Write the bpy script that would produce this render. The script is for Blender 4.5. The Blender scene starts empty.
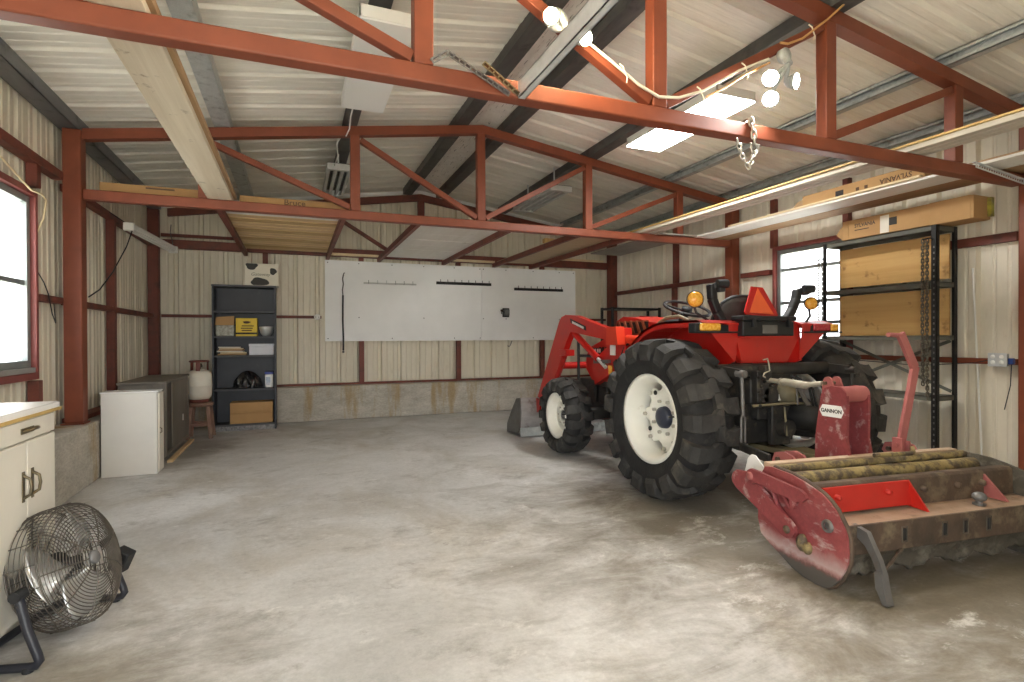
import bpy, math, random
from mathutils import Vector, Matrix, Quaternion
random.seed(7)
PI = math.pi
sc = bpy.context.scene
COL = sc.collection
W = {}          # world matrices of the empties


# ------------------------------------------------------------------ mesh builder
class MB:
    def __init__(self):
        self.v = []
        self.f = []
        self.s = []          # smooth flag per face

    def add(self, vs, fs, smooth=False, m=None):
        b = len(self.v)
        for p in vs:
            p = Vector(p)
            self.v.append(m @ p if m is not None else p)
        for f in fs:
            self.f.append(tuple(b + i for i in f))
            self.s.append(smooth)
        return self

    def box(self, x0, y0, z0, x1, y1, z1, m=None):
        x0, x1 = min(x0, x1), max(x0, x1)
        y0, y1 = min(y0, y1), max(y0, y1)
        z0, z1 = min(z0, z1), max(z0, z1)
        vs = [(x0, y0, z0), (x1, y0, z0), (x1, y1, z0), (x0, y1, z0), (x0, y0, z1), (x1, y0, z1), (x1, y1, z1), (x0, y1, z1)]
        return self.add(vs, [(3, 2, 1, 0), (4, 5, 6, 7), (0, 1, 5, 4), (1, 2, 6, 5), (2, 3, 7, 6), (3, 0, 4, 7)], m=m)

    def bar(self, p, q, w, h, up=(0, 0, 1)):
        """rectangular bar from p to q: w across, h along 'up'"""
        p, q = Vector(p), Vector(q)
        d = (q - p).normalized()
        up = Vector(up)
        if abs(d.dot(up)) > .98:
            up = Vector((0, 1, 0))
        r = d.cross(up).normalized()
        u = r.cross(d).normalized()
        vs = []
        for e in (p, q):
            for a, b in ((-1, -1), (1, -1), (1, 1), (-1, 1)):
                vs.append(e + r * (a * w / 2) + u * (b * h / 2))
        return self.add(vs, [(0, 1, 2, 3), (7, 6, 5, 4), (0, 4, 5, 1), (1, 5, 6, 2), (2, 6, 7, 3), (3, 7, 4, 0)])

    def tube(self, pts, r, n=8, caps=True, smooth=True, closed=False):
        pts = [Vector(p) for p in pts]
        k = len(pts)
        rs = r if isinstance(r, (list, tuple)) else [r] * k
        tang = []
        for i in range(k):
            if closed:
                t = pts[(i + 1) % k] - pts[i - 1]
            elif i == 0:
                t = pts[1] - pts[0]
            elif i == k - 1:
                t = pts[-1] - pts[-2]
            else:
                t = (pts[i + 1] - pts[i]).normalized() + (pts[i] - pts[i - 1]).normalized()
            tang.append(t.normalized() if t.length > 1e-9 else Vector((0, 0, 1)))
        a = Vector((0, 0, 1)) if abs(tang[0].z) < .9 else Vector((1, 0, 0))
        nrm = tang[0].cross(a).normalized()
        vs, fs = [], []
        for i in range(k):
            if i:
                q = tang[i - 1].rotation_difference(tang[i])
                nrm = (q @ nrm).normalized()
            b = tang[i].cross(nrm).normalized()
            for j in range(n):
                an = 2 * PI * j / n
                vs.append(pts[i] + (nrm * math.cos(an) + b * math.sin(an)) * rs[i])
        m = k if closed else k - 1
        for i in range(m):
            for j in range(n):
                i2 = (i + 1) % k
                fs.append((i * n + j, i * n + (j + 1) % n, i2 * n + (j + 1) % n, i2 * n + j))
        self.add(vs, fs, smooth)
        if caps and not closed:
            self.add(vs[:n], [tuple(range(n - 1, -1, -1))])
            self.add(vs[-n:], [tuple(range(n))])
        return self

    def lathe(self, prof, c=(0, 0, 0), axis='Z', n=32, smooth=True, closed=False, m=None, caps=True):
        """profile of (radius, along) swept round an axis through c"""
        c = Vector(c)
        vs, fs = [], []
        k = len(prof)
        for r, h in prof:
            for j in range(n):
                a = 2 * PI * j / n
                x, y = r * math.cos(a), r * math.sin(a)
                if axis == 'Z':
                    p = Vector((x, y, h))
                elif axis == 'X':
                    p = Vector((h, x, y))
                else:
                    p = Vector((y, h, x))
                vs.append(c + p)
        kk = k if closed else k - 1
        for i in range(kk):
            i2 = (i + 1) % k
            for j in range(n):
                fs.append((i * n + j, i * n + (j + 1) % n, i2 * n + (j + 1) % n, i2 * n + j))
        self.add(vs, fs, smooth, m)
        if not closed and caps:
            if prof[0][0] > 1e-6:
                self.add(vs[:n], [tuple(range(n - 1, -1, -1))], False, m)
            if prof[-1][0] > 1e-6:
                self.add(vs[-n:], [tuple(range(n))], False, m)
        return self

    def cyl(self, p, q, r, n=16, r2=None):
        return self.tube([p, q], [r, r if r2 is None else r2], n)

    def prism(self, poly, fn, d0, d1, smooth=False):
        """2-D polygon extruded; fn(a, b, d) -> 3-D point"""
        n = len(poly)
        vs = [fn(a, b, d0) for a, b in poly] + [fn(a, b, d1) for a, b in poly]
        self.add(vs, [tuple(range(n - 1, -1, -1)), tuple(range(n, 2 * n))])
        self.add(vs, [(i, (i + 1) % n, n + (i + 1) % n, n + i) for i in range(n)], smooth)
        return self

    def px(self, poly, x0, x1, smooth=False):          # (y, z) polygon extruded along X
        return self.prism(poly, lambda a, b, d: (d, a, b), x0, x1, smooth)

    def py(self, poly, y0, y1, smooth=False):          # (x, z) polygon along Y
        return self.prism(poly, lambda a, b, d: (a, d, b), y0, y1, smooth)

    def pz(self, poly, z0, z1, smooth=False):          # (x, y) polygon along Z
        return self.prism(poly, lambda a, b, d: (a, b, d), z0, z1, smooth)

    def ball(self, c, r, n=16, k=10, sx=1, sy=1, sz=1, m=None):
        c = Vector(c)
        vs, fs = [], []
        for i in range(k + 1):
            t = PI * i / k
            for j in range(n):
                a = 2 * PI * j / n
                vs.append(c + Vector((r * sx * math.sin(t) * math.cos(a), r * sy * math.sin(t) * math.sin(a), r * sz * math.cos(t))))
        for i in range(k):
            for j in range(n):
                fs.append((i * n + j, (i + 1) * n + j, (i + 1) * n + (j + 1) % n, i * n + (j + 1) % n))
        return self.add(vs, fs, True, m)

    def grid(self, fn, nu, nv, smooth=True):
        vs = [fn(i / nu, j / nv) for i in range(nu + 1) for j in range(nv + 1)]
        fs = [(i * (nv + 1) + j, (i + 1) * (nv + 1) + j, (i + 1) * (nv + 1) + j + 1, i * (nv + 1) + j + 1) for i in range(nu) for j in range(nv)]
        return self.add(vs, fs, smooth)

    def xform(self, m):
        self.v = [m @ p for p in self.v]
        return self


def obj(name, mb, mt, parent=None, bevel=0, seg=2, sharp=35, solid=0):
    """link a builder as ONE mesh object; its vertices are world coordinates"""
    if parent is not None:
        inv = W[parent.name].inverted()
        vs = [inv @ p for p in mb.v]
        mw = W[parent.name]
    else:
        vs = [Vector(p) for p in mb.v]
        mw = Matrix()
    me = bpy.data.meshes.new(name)
    if parent is None and vs:                       # origin at the base
        lo = Vector((sum(p.x for p in vs) / len(vs), sum(p.y for p in vs) / len(vs), min(p.z for p in vs)))
        vs = [p - lo for p in vs]
        mw = Matrix.Translation(lo)
    me.from_pydata([tuple(p) for p in vs], [], mb.f)
    me.polygons.foreach_set('use_smooth', mb.s if not bevel else [True] * len(mb.f))
    me.validate()
    o = bpy.data.objects.new(name, me)
    COL.objects.link(o)
    me.materials.append(mt)
    if parent is not None:
        o.parent = parent
    else:
        o.matrix_world = mw
    W[o.name] = mw
    if solid:
        s = o.modifiers.new('solid', 'SOLIDIFY')
        s.thickness = solid
        s.offset = 0
    if bevel:
        me.set_sharp_from_angle(angle=math.radians(sharp))
        b = o.modifiers.new('bevel', 'BEVEL')
        b.width = bevel
        b.segments = seg
        b.limit_method = 'ANGLE'
        b.angle_limit = math.radians(sharp)
        b.harden_normals = False
        me.set_sharp_from_angle(angle=math.radians(80))
    return o


def tag(o, label, cat, group=None, kind=None):
    o['label'] = label
    o['category'] = cat
    if group:
        o['group'] = group
    if kind:
        o['kind'] = kind
    return o


def thing(name, label, cat, loc=(0, 0, 0), rz=0, group=None):
    o = bpy.data.objects.new(name, None)
    COL.objects.link(o)
    o.empty_display_size = .1
    m = Matrix.Translation(Vector(loc)) @ Matrix.Rotation(rz, 4, 'Z')
    o.location = loc
    o.rotation_euler = (0, 0, rz)
    W[o.name] = m
    return tag(o, label, cat, group)


def one(name, mb, mt, label, cat, group=None, bevel=0, **k):
    o = obj(name, mb, mt, None, bevel, **k)
    return tag(o, label, cat, group)


def struct(name, mb, mt, parent=None, bevel=0, **k):
    o = obj(name, mb, mt, parent, bevel, **k)
    if parent is None:
        o['kind'] = 'structure'
        o['label'] = k.get('label', name.replace('_', ' '))
    return o


def dup(root, loc, rz=0, label=None, group=None):
    r = root.copy()
    COL.objects.link(r)
    r.location = loc
    r.rotation_euler = (0, 0, rz)
    W[r.name] = Matrix.Translation(Vector(loc)) @ Matrix.Rotation(rz, 4, 'Z')
    if label:
        r['label'] = label
    if group:
        r['group'] = group
    for ch in list(root.children):
        c = ch.copy()
        COL.objects.link(c)
        c.parent = r
        for g in list(ch.children):
            d = g.copy()
            COL.objects.link(d)
            d.parent = c
    return r


def text(name, body, size, m, mt, parent=None, ext=.0006, shear=0, sx=1, bold=.0):
    cu = bpy.data.curves.new(name, 'FONT')
    cu.body = body
    cu.size = size
    cu.extrude = ext
    cu.offset = bold
    cu.shear = shear
    cu.align_x = 'CENTER'
    cu.align_y = 'CENTER'
    cu.resolution_u = 3
    cu.materials.append(mt)
    tmp = bpy.data.objects.new('lettering_outline', cu)
    COL.objects.link(tmp)
    bpy.context.view_layer.update()
    me = bpy.data.meshes.new_from_object(tmp.evaluated_get(bpy.context.evaluated_depsgraph_get()))
    bpy.data.objects.remove(tmp)
    me.materials.clear()
    me.materials.append(mt)
    o = bpy.data.objects.new(name, me)
    COL.objects.link(o)
    m = m @ Matrix.Diagonal((sx, 1, 1, 1))
    if parent is not None:
        o.parent = parent
        o.matrix_local = W[parent.name].inverted() @ m
    else:
        o.matrix_world = m
    W[o.name] = m
    return o


def face(o, xd, yd):
    """matrix whose local x and y run along xd and yd, at o"""
    xd, yd = Vector(xd).normalized(), Vector(yd).normalized()
    zd = xd.cross(yd)
    m = Matrix((xd, yd, zd)).transposed().to_4x4()
    m.translation = Vector(o)
    return m


# ------------------------------------------------------------------ materials
def _ramp(nt, src, stops):
    r = nt.nodes.new('ShaderNodeValToRGB')
    e = r.color_ramp.elements
    while len(e) < len(stops):
        e.new(.5)
    for el, (p, c) in zip(e, stops):
        el.position = p
        el.color = tuple(c) + (1,) if len(c) == 3 else c
    nt.links.new(src, r.inputs[0])
    return r.outputs[0]


def _noise(nt, co, scale, detail=6, rough=.6, dist=0):
    n = nt.nodes.new('ShaderNodeTexNoise')
    n.inputs['Scale'].default_value = scale
    n.inputs['Detail'].default_value = detail
    n.inputs['Roughness'].default_value = rough
    n.inputs['Distortion'].default_value = dist
    nt.links.new(co, n.inputs['Vector'])
    return n.outputs['Fac']


def _map(nt, co, sc3):
    m = nt.nodes.new('ShaderNodeMapping')
    m.inputs['Scale'].default_value = sc3
    nt.links.new(co, m.inputs['Vector'])
    return m.outputs[0]


def _mix(nt, fac, a, b, mode='MIX'):
    m = nt.nodes.new('ShaderNodeMix')
    m.data_type = 'RGBA'
    m.blend_type = mode
    for k, s in ((0, fac), (6, a), (7, b)):
        if isinstance(s, (int, float)):
            m.inputs[k].default_value = s
        elif isinstance(s, (tuple, list)):
            m.inputs[k].default_value = tuple(s) + (1,) if len(s) == 3 else s
        else:
            nt.links.new(s, m.inputs[k])
    return m.outputs[2]


def pm(name, c1, c2=None, scale=8, rough=.6, metal=0, bump=0, stretch=(1, 1, 1), lo=.35, hi=.7,
       dirt=None, dscale=5, dlo=.55, dhi=.7, damt=1.0, bscale=None, rough2=None, coat=0, spec=.5, dstretch=None, fine=0):
    """principled material with noise-mixed colours, optional dirt/wear patches and bump"""
    m = bpy.data.materials.new(name)
    m.use_nodes = True
    nt = m.node_tree
    b = nt.nodes['Principled BSDF']
    b.inputs['Roughness'].default_value = rough
    b.inputs['Metallic'].default_value = metal
    b.inputs['Specular IOR Level'].default_value = spec
    if coat:
        b.inputs['Coat Weight'].default_value = coat
        b.inputs['Coat Roughness'].default_value = .15
    tc = nt.nodes.new('ShaderNodeTexCoord')
    co = tc.outputs['Object']
    cs = _map(nt, co, stretch)
    col = None
    if c2 is not None:
        f = _noise(nt, cs, scale)
        col = _ramp(nt, f, [(lo, c1), (hi, c2)])
    if dirt is not None:
        d = _noise(nt, _map(nt, co, dstretch) if dstretch else co, dscale, 8, .65)
        df = _ramp(nt, d, [(dlo, (0, 0, 0)), (dhi, (damt, damt, damt))])
        col = _mix(nt, df, col if col is not None else c1, dirt)
    if fine:
        fn_ = _noise(nt, cs, scale * 9, 3, .7)
        g = _ramp(nt, fn_, [(.3, (1 - fine,) * 3), (.7, (1, 1, 1))])
        col = _mix(nt, 1.0, col if col is not None else c1, g, 'MULTIPLY')
    if col is None:
        b.inputs['Base Color'].default_value = tuple(c1) + (1,)
    else:
        nt.links.new(col, b.inputs['Base Color'])
    if rough2 is not None:
        f = _noise(nt, cs, scale * .7)
        r = _ramp(nt, f, [(.35, (rough,) * 3), (.65, (rough2,) * 3)])
        nt.links.new(r, b.inputs['Roughness'])
    if bump:
        f = _noise(nt, cs, bscale or scale * 4, 5, .6)
        bp = nt.nodes.new('ShaderNodeBump')
        bp.inputs['Strength'].default_value = min(1, bump)
        bp.inputs['Distance'].default_value = .01
        nt.links.new(f, bp.inputs['Height'])
        nt.links.new(bp.outputs[0], b.inputs['Normal'])
    return m


def emit(name, col, strength):
    m = bpy.data.materials.new(name)
    m.use_nodes = True
    nt = m.node_tree
    b = nt.nodes['Principled BSDF']
    b.inputs['Base Color'].default_value = (.8, .8, .8, 1)
    b.inputs['Emission Color'].default_value = tuple(col) + (1,)
    b.inputs['Emission Strength'].default_value = strength
    return m


def glass(name, tint=(1, 1, 1), rough=.03, fac=.1, haze=0.0):
    m = bpy.data.materials.new(name)
    m.use_nodes = True
    nt = m.node_tree
    for n in list(nt.nodes):
        nt.nodes.remove(n)
    out = nt.nodes.new('ShaderNodeOutputMaterial')
    t = nt.nodes.new('ShaderNodeBsdfTransparent')
    t.inputs[0].default_value = tuple(tint) + (1,)
    g = nt.nodes.new('ShaderNodeBsdfGlossy')
    g.inputs['Roughness'].default_value = rough
    mx = nt.nodes.new('ShaderNodeMixShader')
    mx.inputs[0].default_value = fac
    nt.links.new(t.outputs[0], mx.inputs[1])
    nt.links.new(g.outputs[0], mx.inputs[2])
    last = mx.outputs[0]
    if haze:                                        # dust on the pane
        d = nt.nodes.new('ShaderNodeBsdfTranslucent')
        d.inputs[0].default_value = (.85, .86, .88, 1)
        m2 = nt.nodes.new('ShaderNodeMixShader')
        m2.inputs[0].default_value = haze
        nt.links.new(last, m2.inputs[1])
        nt.links.new(d.outputs[0], m2.inputs[2])
        last = m2.outputs[0]
    nt.links.new(last, out.inputs[0])
    return m


M = {}
M['red_steel'] = pm('red_oxide_primer', (.215, .056, .026), (.17, .043, .02), 6, .48, dirt=(.18, .055, .035), dscale=9, dlo=.62, dhi=.78, spec=.4)
M['dark_red_steel'] = pm('old_red_oxide', (.19, .048, .03), (.13, .035, .022), 5, .6, dirt=(.05, .03, .022), dscale=6, dlo=.5, dhi=.75)
M['dark_steel'] = pm('dark_purlin_steel', (.075, .075, .073), (.12, .118, .112), 5, .5, .3, stretch=(3, .6, 3), dirt=(.03, .027, .024), dscale=4)
M['eave_grey'] = pm('grey_eave_steel', (.16, .165, .175), (.22, .225, .23), 4, .5, .2, stretch=(3, .6, 3), dirt=(.05, .048, .045), dscale=4)
M['galv'] = pm('galvanized_steel', (.6, .64, .63), (.45, .49, .49), 14, .45, .3, dirt=(.2, .2, .18), dscale=7, dlo=.55, dhi=.75, fine=.25)
M['galv_bright'] = pm('bright_galvanized_steel', (.66, .68, .68), (.52, .54, .54), 10, .38, .3)
M['cream_white'] = pm('white_enamel', (.78, .77, .72), (.74, .72, .66), 5, .5, dirt=(.42, .36, .26), dscale=8, dlo=.66, dhi=.78)
M['white_paint'] = pm('white_paint', (.88, .89, .88), (.83, .84, .83), 3, .5)
M['fix_white'] = pm('white_fixture_enamel', (.78, .78, .74), None, 3, .45)
M['black_steel'] = pm('black_steel', (.014, .014, .014), (.026, .025, .024), 8, .5, .1, spec=.3)
M['black_plastic'] = pm('black_plastic', (.015, .016, .018), (.024, .025, .026), 6, .5, spec=.35)
M['rubber'] = pm('tyre_rubber', (.017, .017, .018), (.032, .031, .03), 7, .7, dirt=(.2, .18, .14), dscale=4.5, dlo=.6, dhi=.9, damt=.75, bump=.4, bscale=60, spec=.25)
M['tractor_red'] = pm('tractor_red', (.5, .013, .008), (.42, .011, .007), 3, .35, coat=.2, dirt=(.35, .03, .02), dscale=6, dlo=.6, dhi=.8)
M['tractor_orange'] = pm('orange_red_paint', (.6, .04, .012), (.52, .03, .01), 3, .35, coat=.2)  # more orange red for the loader brace and post gusset
M['wheel_cream'] = pm('cream_wheel_enamel', (.9, .89, .82), (.84, .83, .75), 4, .4, dirt=(.5, .44, .33), dscale=7, dlo=.68, dhi=.8)
M['faded_red'] = pm('faded_red_paint', (.29, .056, .06), (.22, .04, .043), 5, .62, dirt=(.55, .42, .4), dscale=13, dlo=.56, dhi=.7, damt=.8, fine=.25)
M['faded_pink'] = pm('faded_pink_paint', (.4, .13, .12), (.32, .095, .09), 5, .6, dirt=(.35, .2, .15), dscale=12, dlo=.6, dhi=.72)
M['bright_red'] = pm('fresh_red_paint', (.5, .02, .012), (.42, .016, .01), 4, .45)
M['rust'] = pm('rusty_steel', (.12, .08, .055), (.06, .045, .034), 7, .7, .2, dirt=(.22, .17, .11), dscale=9, dlo=.5, dhi=.7, bump=.4)
M['rust_top'] = pm('rusty_ledge_steel', (.42, .3, .22), (.33, .22, .15), 6, .7, .1, dirt=(.2, .14, .1), dscale=10, bump=.3)
M['mud_steel'] = pm('mud_caked_steel', (.1, .088, .068), (.055, .048, .036), 9, .85, dirt=(.19, .172, .14), dscale=8, dlo=.5, dhi=.68, bump=.9, bscale=26)
M['yellow_pipe'] = pm('mossy_yellow_pipe', (.36, .28, .12), (.2, .15, .06), 9, .7, dirt=(.1, .075, .05), dscale=16, dlo=.44, dhi=.58, bump=.4)
M['grey_steel'] = pm('worn_grey_steel', (.2, .198, .195), (.14, .134, .128), 8, .5, .5, dirt=(.16, .13, .11), dscale=9)
M['bucket_steel'] = pm('scoured_bucket_steel', (.5, .49, .49), (.36, .34, .33), 6, .5, .3, dirt=(.2, .16, .14), dscale=6, stretch=(1, 1, 3))
M['cardboard'] = pm('cardboard', (.46, .28, .12), (.4, .235, .1), 4, .85)
M['cardboard_dark'] = pm('dark_cardboard', (.42, .25, .11), (.38, .22, .09), 4, .85)  # slightly darker board for flaps, folds and seams
M['ink'] = pm('black_print', (.025, .022, .02), None, 3, .7)
M['brown_ink'] = pm('brown_print', (.1, .055, .03), None, 3, .8)


def wood(name, c1, c2, axis='Y', scale=3, dirt=None, rough=.7):
    st = {'X': (.35, 9, 9), 'Y': (9, .35, 9), 'Z': (9, 9, .35)}[axis]
    return pm(name, c1, c2, scale, rough, stretch=st, lo=.3, hi=.72, bump=.15, dirt=dirt, dscale=7, dlo=.6, dhi=.7)


M['plank_grey'] = wood('weathered_plank', (.5, .42, .3), (.68, .61, .48), 'Y', 1.5, (.2, .15, .09))
M['plank_brown'] = wood('brown_lumber', (.33, .2, .1), (.45, .3, .16), 'Y', 2)
M['deck_wood'] = wood('raw_decking', (.58, .4, .2), (.76, .57, .32), 'X', 2)
M['deck_wood_dark'] = wood('brown_decking', (.42, .26, .11), (.6, .42, .2), 'X', 2)
M['pine'] = wood('pine_board', (.5, .29, .09), (.66, .43, .17), 'Y', 1.2, (.3, .16, .05))
M['light_wood'] = wood('pale_lumber', (.68, .55, .33), (.78, .66, .42), 'Y', 2)
M['trim_board'] = wood('greyed_white_trim', (.46, .42, .34), (.6, .56, .47), 'Y', 1.5)
M['white_board'] = pm('white_faced_board', (.84, .83, .78), (.76, .74, .68), 2, .6, stretch=(4, .4, 4), dirt=(.45, .4, .32), dscale=4, dlo=.62, dhi=.75)
M['tan_board'] = pm('tan_hardboard', (.52, .4, .26), (.44, .33, .2), 3, .7, stretch=(.5, 4, 4))
M['wood_edge'] = pm('golden_plywood_edge', (.55, .38, .13), (.48, .32, .1), 9, .6)
# ------------------------------------------------------------------ the building
XL, XR = -1.83, 5.42          # inner face of the siding
YB = 8.68                     # inner face of the back siding
YF = -.62                     # front wall behind the camera
XM = 1.86
SL = .148
PITCH0 = 3.463                # underside of the purlins over the ridge


def roof_z(x, dz=.105):
    return PITCH0 + dz - SL * abs(x - XM)


# floor
FLX, FLY = (-2.0 + 5.6) / 2, (-3.2 + YB + .2) / 2      # the floor slab's own origin


def concrete_floor():
    m = bpy.data.materials.new('worn_concrete')
    m.use_nodes = True
    nt = m.node_tree
    b = nt.nodes['Principled BSDF']
    tc = nt.nodes.new('ShaderNodeTexCoord')
    co = tc.outputs['Object']
    base = _ramp(nt, _noise(nt, co, 1.0, 10, .66, .4), [(.3, (.44, .43, .405)), (.48, (.6, .595, .58)), (.7, (.73, .73, .72))])
    brown = _ramp(nt, _noise(nt, _map(nt, co, (1.2, .9, 1)), .8, 9, .66, .4), [(.5, (0, 0, 0)), (.68, (.7, .7, .7))])
    c = _mix(nt, brown, base, (.4, .355, .28))
    # trodden soil around the tractor, with shade under scraper and fan painted in
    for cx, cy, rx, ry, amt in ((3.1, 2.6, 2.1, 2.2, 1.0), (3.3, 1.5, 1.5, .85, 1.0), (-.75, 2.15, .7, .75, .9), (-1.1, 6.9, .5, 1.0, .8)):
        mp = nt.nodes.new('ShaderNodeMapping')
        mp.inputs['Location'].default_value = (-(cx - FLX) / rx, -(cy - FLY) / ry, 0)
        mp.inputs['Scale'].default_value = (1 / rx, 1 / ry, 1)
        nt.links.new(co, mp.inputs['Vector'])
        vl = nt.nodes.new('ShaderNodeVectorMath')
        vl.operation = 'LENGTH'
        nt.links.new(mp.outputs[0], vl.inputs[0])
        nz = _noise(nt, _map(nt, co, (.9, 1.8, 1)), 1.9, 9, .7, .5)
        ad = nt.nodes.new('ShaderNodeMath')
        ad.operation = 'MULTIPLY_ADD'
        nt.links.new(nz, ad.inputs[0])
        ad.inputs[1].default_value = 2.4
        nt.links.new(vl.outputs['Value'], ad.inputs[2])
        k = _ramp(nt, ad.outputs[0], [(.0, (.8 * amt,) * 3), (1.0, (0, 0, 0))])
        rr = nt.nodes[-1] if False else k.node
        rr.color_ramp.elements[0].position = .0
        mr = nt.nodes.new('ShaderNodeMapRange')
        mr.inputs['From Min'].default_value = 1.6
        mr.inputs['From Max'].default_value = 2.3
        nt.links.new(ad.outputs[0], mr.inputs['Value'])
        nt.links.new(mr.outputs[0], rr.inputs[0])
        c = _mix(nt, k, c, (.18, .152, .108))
    dark = _ramp(nt, _noise(nt, _map(nt, co, (.9, 1.35, 1)), 2.4, 10, .75, .25), [(.55, (0, 0, 0)), (.68, (.6, .6, .6))])
    c = _mix(nt, dark, c, (.25, .23, .2))
    scuff = _ramp(nt, _noise(nt, _map(nt, co, (.9, 1.4, 1)), 7, 8, .75, .3), [(.6, (0, 0, 0)), (.7, (.55, .55, .55))])
    c = _mix(nt, scuff, c, (.24, .22, .19))
    pale = _ramp(nt, _noise(nt, _map(nt, co, (.9, 1.3, 1)), 2.9, 10, .76, .2), [(.58, (0, 0, 0)), (.68, (.75, .75, .75))])
    c = _mix(nt, pale, c, (.78, .77, .74))
    fine = _ramp(nt, _noise(nt, co, 38, 5, .75), [(.3, (.78, .78, .78)), (.7, (1, 1, 1))])
    c = _mix(nt, 1.0, c, fine, 'MULTIPLY')
    nt.links.new(c, b.inputs['Base Color'])
    r = _ramp(nt, _noise(nt, co, 1.6, 6, .6), [(.35, (.42,) * 3), (.65, (.68,) * 3)])
    nt.links.new(r, b.inputs['Roughness'])
    bp = nt.nodes.new('ShaderNodeBump')
    bp.inputs['Strength'].default_value = .22
    bp.inputs['Distance'].default_value = .01
    nt.links.new(_noise(nt, co, 22, 8, .7), bp.inputs['Height'])
    nt.links.new(bp.outputs[0], b.inputs['Normal'])
    return m


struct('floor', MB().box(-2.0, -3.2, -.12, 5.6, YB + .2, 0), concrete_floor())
struct('ground', MB().box(-30, -40, -.3, 34, 40, -.13), pm('pale_bounce_yard', (.6, .57, .5), (.5, .48, .41), 1.5, .95))  # unseen yard, made pale to bounce light up to the roof


def curb_mat():
    return pm('stained_stem_wall', (.6, .57, .5), (.42, .39, .33), 3.2, .85, stretch=(1, 1, 2.4), dirt=(.4, .28, .12),
              dscale=2.4, dlo=.52, dhi=.64, damt=.8, dstretch=(1.6, 1.6, .25), bump=.5, bscale=18, fine=.3)


cm = curb_mat()
struct('baseboard_left', MB().box(-1.9, YF + .02, 0.001, -1.58, YB + .1, .5), cm, bevel=.012)
struct('baseboard_back', MB().box(-1.575, 8.42, 0.001, 5.5, YB + .1, .5), cm, bevel=.012)


# corrugated siding: list of (distance along, outward depth)
def rib_profile(a0, a1, off=0.0, pitch=.305, depth=.042, minor=.007):
    pts = []
    k = math.floor((a0 - off) / pitch) - 1
    while off + k * pitch < a1 + pitch:
        c = off + k * pitch
        pts += [(c - .036, 0), (c - .018, depth), (c + .018, depth), (c + .036, 0)]
        for j in (1, 2):
            q = c + j * pitch / 3
            pts += [(q - .016, 0), (q - .008, minor), (q + .008, minor), (q + .016, 0)]
        k += 1
    return [p for p in pts if a0 <= p[0] <= a1]


def siding_mat(name, c1, c2):
    return pm(name, c1, c2, 1.6, .5, stretch=(1.5, 1.5, .5), dirt=(.4, .32, .2), dscale=3.0, dlo=.6, dhi=.8, damt=.4, dstretch=(2.2, 2.2, .9), fine=.06)


M['siding'] = siding_mat('beige_steel_siding', (.78, .73, .6), (.7, .645, .51))
M['siding_r'] = siding_mat('pale_steel_siding', (.8, .75, .63), (.73, .67, .54))
M['roofing'] = pm('old_white_roofing', (.86, .84, .755), (.79, .765, .675), 1.6, .5, stretch=(.5, 5, 1), dirt=(.42, .35, .23), dscale=2.2, dlo=.58, dhi=.76, damt=.35, dstretch=(.7, 6, 1), fine=.1)


def side_wall(name, x, sgn, y0, y1, z0, win=None, mt=None, off=0):
    mb = MB()
    pr = rib_profile(y0, y1, off)
    pr = [(y0, 0)] + pr + [(y1, 0)]
    if win:
        wy0, wy1, wz0, wz1 = win
        pr = [p for p in pr if abs(p[0] - wy0) > .01 and abs(p[0] - wy1) > .01] + [(wy0, 0), (wy1, 0)]
        pr.sort()
    zt = roof_z(x) + .02
    for (a, da), (b, db) in zip(pr, pr[1:]):
        segs = [(z0, zt)]
        if win and wy0 - 1e-6 <= (a + b) / 2 <= wy1 + 1e-6:
            segs = [(z0, wz0), (wz1, zt)]
        for s0, s1 in segs:
            mb.add([(x + sgn * da, a, s0), (x + sgn * db, b, s0), (x + sgn * db, b, s1), (x + sgn * da, a, s1)], [(0, 1, 2, 3)])
    return struct(name, mb, mt or M['siding'])


WL = (4.08, 4.99, 1.0, 2.24)
WR = (4.02, 4.92, 1.13, 2.23)
side_wall('wall_left', XL, -1, YF, YB, .5, WL)
side_wall('wall_right', XR, 1, YF, YB, .03, WR, M['siding_r'], .1)


def gable(name, y, sgn, z0, holes, mt):
    mb = MB()
    pr = rib_profile(XL, XR, .0)
    pr = [(XL, 0)] + pr + [(XR, 0), (XM, 0)]
    for h in holes:
        pr += [(h[0], 0), (h[1], 0)]
    pr.sort()
    for (a, da), (b, db) in zip(pr, pr[1:]):
        if b - a < 1e-6:
            continue
        lo = z0
        for h in holes:
            if h[0] - 1e-6 <= (a + b) / 2 <= h[1] + 1e-6:
                lo = h[2]
        mb.add([(a, y + sgn * da, lo), (b, y + sgn * db, lo), (b, y + sgn * db, roof_z(b) + .02), (a, y + sgn * da, roof_z(a) + .02)], [(0, 1, 2, 3)])
    return struct(name, mb, mt)


gable('wall_back', YB, 1, .5, [], M['siding'])
gable('wall_front', YF, -1, 0, [(-1.6, .95, 2.33)], M['siding'])  # unseen doorway at the left, widened to let daylight in

# roof sheets (ribs run down the slope)
mb = MB()
pr = [(YF - .3, 0)] + rib_profile(YF - .3, YB + .3, .1, depth=.026, minor=.0035) + [(YB + .3, 0)]
for (a, da), (b, db) in zip(pr, pr[1:]):
    for x0, x1 in ((XL - .12, XM), (XM, XR + .12)):
        mb.add([(x0, a, roof_z(x0) + da), (x1, a, roof_z(x1) + da), (x1, b, roof_z(x1) + db), (x0, b, roof_z(x0) + db)], [(0, 1, 2, 3)])
ro = struct('ceiling', mb, M['roofing'], solid=.002)

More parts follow.
